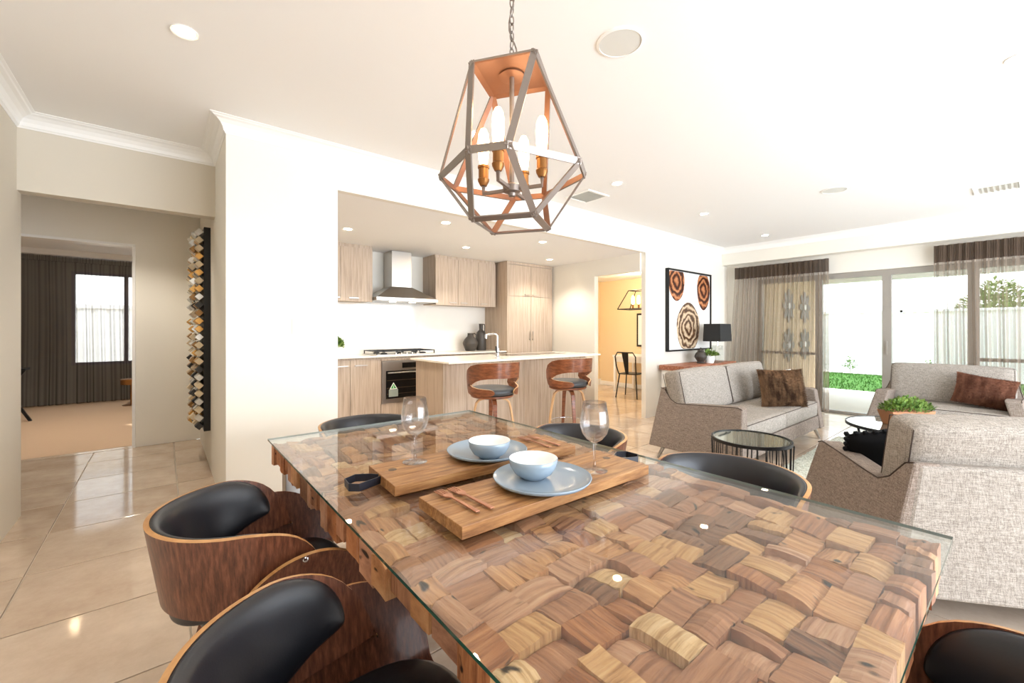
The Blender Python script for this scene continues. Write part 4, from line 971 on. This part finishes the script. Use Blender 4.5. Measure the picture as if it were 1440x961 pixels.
def pillow(name, label, cat, loc, rot, size, mt, fur=0, pom=0, group=None):
    w_, h_, d_ = size; n = 16; mb = MB()
    def P(u, v, s_):
        e = (1 - abs(u) ** 3.2) * (1 - abs(v) ** 3.2); pin = 1 - .06 * (1 - abs(u) ** 2) * 1.0; 
        x = u * w_ / 2 * (1 - .07 * (1 - v * v)); z = v * h_ / 2 * (1 - .07 * (1 - u * u)); return Vector((x, s_ * d_ / 2 * max(e, 0) ** .55, z))
    vs = []; fs = []
    for s_ in (-1, 1):
        o = len(vs)
        for i in range(n + 1):
            for j in range(n + 1): vs.append(P(-1 + 2 * i / n, -1 + 2 * j / n, s_))
        for i in range(n):
            for j in range(n):
                q = (o + i * (n + 1) + j, o + (i + 1) * (n + 1) + j, o + (i + 1) * (n + 1) + j + 1, o + i * (n + 1) + j + 1); fs.append(q if s_ < 0 else tuple(reversed(q)))
    o = mb.add(vs, fs).build(name, [mt], smooth='all'); tag(o, label, cat, group); o.location = loc; o.rotation_euler = rot
    rn = random.Random(3)
    if fur:
        fb = MB()
        for _ in range(fur):
            u, v = rn.uniform(-1, 1), rn.uniform(-1, 1); s_ = -1 if rn.random() < .85 else 1
            p = P(u, v, s_); q = P(u * .98, v * .98, s_ * 1.0); nn = Vector((u * .5 * (abs(u) > .8), s_ * 1.0, v * .5 * (abs(v) > .8) )).normalized()
            dr_ = (nn * .6 + Vector((rn.uniform(-.6, .6), 0, rn.uniform(-.9, .2)))).normalized(); sd = dr_.cross(nn); sd = sd.normalized() if sd.length > .01 else Vector((1, 0, 0)); L_ = rn.uniform(.014, .03)
            fb.add([p - sd * .0016, p + sd * .0016, p + dr_ * L_], [(0, 1, 2)])
        fb.build('fur', [mt], o, kind='stuff')
    if pom:
        for k in range(4 * pom):
            s_, f = divmod(k, pom); f = f / pom * 2 - 1; u, v = [(f, 1), (1, -f), (-f, -1), (-1, f)][s_]; p = P(u, v, 1)
            MB().rbox((p.x * 1.02, 0, p.z * 1.02), (.03, .03, .03), .0149, 2).build('pompom', [mt], o, smooth='all')
    return o
def furmat(name, a, b, sc):
    m = mat(name, a, .95, spec=.1); n = noise(m, tex(m, (sc, sc, sc * .35)), 2.2, 4, .6)
    r = ramp(m, n.outputs['Fac'], [(.38, a), (.62, b)]); Lk(m, r.outputs[0], m.node_tree.nodes['Principled BSDF'].inputs['Base Color']); return m
M['fur1'] = furmat('striped_fur', (62, 44, 32), (128, 98, 72), 7); M['fur2'] = furmat('russet_fur', (84, 52, 38), (122, 82, 64), 5)
M['blackcloth'] = mat('black_cotton', (20, 20, 22), .9, spec=.2); M['whitecloth'] = mat('white_cotton', (214, 210, 204), .9, spec=.2)
pillow('cushion', 'brown striped fur cushion on the left sofa', 'cushion', (5.24, 1.72, .645), (radians(-12), 0, radians(-33)), (.54, .42, .16), 'fur1', 10000)
pillow('cushion', 'white cushion behind the fur cushion on the left sofa', 'cushion', (5.66, 1.86, .63), (radians(-14), 0, radians(-20)), (.42, .37, .12), 'whitecloth')
pillow('cushion', 'russet fur cushion leaning on the armchair arm by the window', 'cushion', (6.72, .3, .63), (radians(-20), radians(10), radians(-84)), (.46, .34, .15), 'fur2', 7000)
pillow('cushion', 'black cushion with pompom trim on the sofa seen from behind', 'cushion', (3.19, .53, .585), (radians(-36), radians(10), radians(128)), (.42, .38, .12), 'blackcloth', 0, 9)

# coffee table, planter, wire drum table, rug
t = thing('coffee_table', 'round coffee table with dark rim and reflective glass top between the sofas', 'table', (5.22, .69, 0))
MB().lathe([(0, .405), (.445, .405), (.445, .412), (0, .412)], seg=64).build('glass_top', ['mirrorglass'], t, smooth=True)
MB().lathe([(.445, .39), (.455, .39), (.455, .416), (.445, .416)], seg=64, closed=True).build('rim', ['black'], t, smooth=True)
MB().lathe([(.33, .0), (.345, 0), (.345, .015), (.33, .015)], seg=48, closed=True).build('foot_ring', ['black'], t, smooth=True)
for k in range(4): a = pi / 4 + k * pi / 2; MB().tube([(.43 * cos(a), .43 * sin(a), .4), (.338 * cos(a), .338 * sin(a), .01)], .01, 8).build('leg', ['black'], t)
t = thing('trough_planter', 'rectangular terracotta planter of green succulents on the coffee table', 'planter', (5.3, .72, .412), radians(-36))
MB().hexa([(-.17, -.06, 0), (.17, -.06, 0), (.17, .06, 0), (-.17, .06, 0), (-.21, -.08, .13), (.21, -.08, .13), (.21, .08, .13), (-.21, .08, .13)]).build('trough', ['terra'], t, bevel=.004)
leaves(900, (.24, .11), .15, 12, .035, 1.0).build('foliage', ['green'], t, kind='stuff').location = (0, 0, .09)
t = thing('side_table', 'black wire drum side table with dark glass top behind the dining chair', 'table', (3.29, 1.28, 0))
MB().lathe([(0, .488), (.248, .488), (.248, .496), (0, .496)], seg=64).build('glass_top', ['mirrorglass'], t, smooth=True)
MB().lathe([(.248, .48), (.26, .48), (.26, .502), (.248, .502)], seg=64, closed=True).build('top_ring', ['black'], t, smooth=True)
MB().lathe([(.235, .0), (.25, 0), (.25, .012), (.235, .012)], seg=48, closed=True).build('bottom_ring', ['black'], t, smooth=True)
rn = random.Random(2); pr = MB().tube([(0, 0, 0), (0, .0, .475)], .0028, 6).build('wire', ['black'], t)
for k in range(52):
    o = pr if k == 0 else pr.copy()
    if k: COL.objects.link(o)
    a = 2 * pi * k / 52; o.location = (.247 * cos(a), .247 * sin(a), .008); o.rotation_euler = (rn.uniform(-.05, .05), rn.uniform(-.05, .05), 0)
M['rug'] = mat('shag_rug', (196, 196, 180), 1, spec=.05); n_ = noise(M['rug'], tex(M['rug']), 60, 4)
r = ramp(M['rug'], n_.outputs['Fac'], [(.35, (150, 156, 140)), (.65, (216, 216, 204))]); Lk(M['rug'], r.outputs[0], M['rug'].node_tree.nodes['Principled BSDF'].inputs['Base Color'])
rg = MB(); rn = random.Random(9); nx, ny = 90, 70
rv = [(3.7 + 2.5 * i / nx, -.9 + 2.35 * j / ny, .012 + rn.uniform(0, .01)) for i in range(nx + 1) for j in range(ny + 1)]
rg.add(rv, [(i * (ny + 1) + j, (i + 1) * (ny + 1) + j, (i + 1) * (ny + 1) + j + 1, i * (ny + 1) + j + 1) for i in range(nx) for j in range(ny)]).box(3.7, 6.2, -.9, 1.45, .001, .012)
tag(rg.build('area_rug', ['rug']), 'pale grey-green shag rug on the tiles between the sofas', 'rug')

# ------------------------------------------------------------------ outside
M['paving'] = mat('pale_paving', (226, 222, 214), .8); M['grass'] = mat('lawn', (70, 118, 40), .9, spec=.1)
r = ramp(M['grass'], noise(M['grass'], tex(M['grass']), 9, 5).outputs['Fac'], [(.3, (54, 92, 36)), (.7, (96, 136, 66))]); Lk(M['grass'], r.outputs[0], M['grass'].node_tree.nodes['Principled BSDF'].inputs['Base Color'])
BX(8.14, 11.6, -8, 6.6, -.08, -.03).build('patio', ['paving'], kind=ST)
gr = BX(11.6, 16.2, -14, 14, -.1, -.04).build('lawn', ['grass']); tag(gr, 'green lawn beyond the pale patio outside the sliding doors', 'grass', None, 'stuff')
gb = MB(); rn = random.Random(21)
for _ in range(9000):
    x, y = rn.uniform(11.6, 16.1), rn.uniform(-6, 8); a = rn.uniform(0, pi); gb.add([(x - .012 * cos(a), y - .012 * sin(a), -.04), (x + .012 * cos(a), y + .012 * sin(a), -.04), (x + rn.uniform(-.02, .02), y, rn.uniform(0, .02))], [(0, 1, 2)])
gb.build('grass_blades', ['grass'], gr, kind='stuff')
M['fence'] = mat('cream_fence', (244, 240, 234), .6)
t = thing('garden_fence', 'cream ribbed steel fence along the far edge of the lawn', 'fence', (16.3, 0, -.05))
y = -14
while y < 14:
    pts = []; k = 0; yy = y
    while yy < y + 2.33: pts += [(0, yy), (0, yy + .13), (.03, yy + .15), (.03, yy + .21)]; yy += .233
    mb = MB(); n = len(pts); mb.add([(a, b, 0) for a, b in pts] + [(a, b, 1.85) for a, b in pts], [(i, i + 1, n + i + 1, n + i) for i in range(n - 1)]).build('fence_sheet', ['fence'], t)
    BX(-.03, .04, y - .03, y + .03, 0, 1.9).build('fence_post', ['fence'], t); y += 2.33
BX(-.03, .04, -14, 14, 1.83, 1.9).build('fence_rail', ['fence'], t)
for k, (x, y, h) in enumerate(((15.9, 5.2, .5), (15.9, 4.3, .45), (15.9, 3.4, .55), (15.9, 1.7, .5))):
    t = thing('garden_seedling', ['left', 'second', 'third', 'right'][k] + ' of the sparse seedlings along the garden fence', 'plant', (x, y, -.04), 0, 'seedlings by the fence')
    MB().tube([(0, 0, 0), (.02, .01, h * .8)], .006, 5).build('stem', ['knot'], t); leaves(70, (.18, .18), h, 30 + k, .07, .8).build('foliage', ['green'], t, kind='stuff')
# neighbour's tree and house seen through the right curtain
t = thing('garden_tree', 'leafy tree behind the fence seen through the right curtain', 'tree', (18.5, .6, -.05))
MB().tube([(0, 0, 0), (.1, 0, 1.7)], [.12, .07], 8).build('trunk', ['knot'], t); leaves(1800, (.8, .8), 1.6, 50, .14, .5).build('crown', ['green'], t, kind='stuff').location = (0, 0, 1.2)
M['soff'] = mat('patio_soffit', (240, 238, 234), .7)
BX(8.0, 11.5, -8, 6.5, 2.5, 2.6).build('roof_patio', ['soff'], kind=ST); BX(11.3, 11.5, -8, 6.5, 2.3, 2.5).build('trim_4', ['soff'], kind=ST)
# brick side wall of the patio with flower shaped metal art
M['brick'] = mat('tan_brick', (214, 188, 156), .85); M['mortar'] = mat('mortar', (222, 210, 186), .9)
t = thing('brick_wall', 'tan brick patio wall seen through the left curtain', 'wall', (8.14, 3.05, -.03))
BX(0, 3.2, .004, .2, 0, 2.53).build('wall_core', ['mortar'], t)
bk = MB(); row = 0; z = .0
while z < 2.45:
    x = 0 if row % 2 else -.12
    while x < 3.2: bk.box(max(x, 0) + .005, min(x + .235, 3.2), -.006, .006, z + .005, z + .081); x += .24
    z += .086; row += 1
bk.build('bricks', ['brick'], t, kind='stuff')
M['fl'] = mat('grey_metal_flower', (120, 120, 116), .5, .4)
for k, (x, z, l) in enumerate(((9.6, 1.76, 'grey metal flower wall art, upper left'), (10.55, 1.76, 'grey metal flower wall art, upper right'), (9.6, .98, 'grey metal flower wall art, lower left'), (10.55, .98, 'grey metal flower wall art, lower right'))):
    f = thing('flower_wall_art', l + ', on the brick patio wall', 'wall art', (x, 3.04, z), 0, 'metal flowers on the brick wall')
    for j in range(8):
        a = pi / 4 * j; c_, s_ = cos(a), sin(a); q = [(.05, 0), (.2, .075), (.33, .04), (.33, -.04), (.2, -.075)]
        MB().prism([(u * c_ - v * s_, u * s_ + v * c_) for u, v in q], -.02, -.01, 'y').build('petal', ['fl'], f, fix=True)
    MB().prism([(.06 * cos(2 * pi * i / 12), .06 * sin(2 * pi * i / 12)) for i in range(12)], -.03, -.01, 'y').build('flower_centre', ['white'], f, fix=True)
# outside the bedroom window
BX(-6, 6, 10.9, 13, -.1, -.04).build('yard_side', ['paving'], kind=ST)
t = thing('side_fence', 'pale ribbed fence outside the bedroom window', 'fence', (0, 12.6, -.04))
pts = []; yy = -6
while yy < 6: pts += [(yy, 0), (yy + .15, 0), (yy + .17, .03), (yy + .2, .03)]; yy += .233
n = len(pts); MB().add([(a, b, 0) for a, b in pts] + [(a, b, 1.8) for a, b in pts], [(i, i + 1, n + i + 1, n + i) for i in range(n - 1)]).build('fence_sheet', ['fence'], t)
BX(-6, 6, -.03, .04, 1.78, 1.86).build('fence_rail', ['fence'], t)
# ground behind the camera
BX(-8, 16, -16, -3.1, -.1, -.04).build('yard_rear', ['paving'], kind=ST)
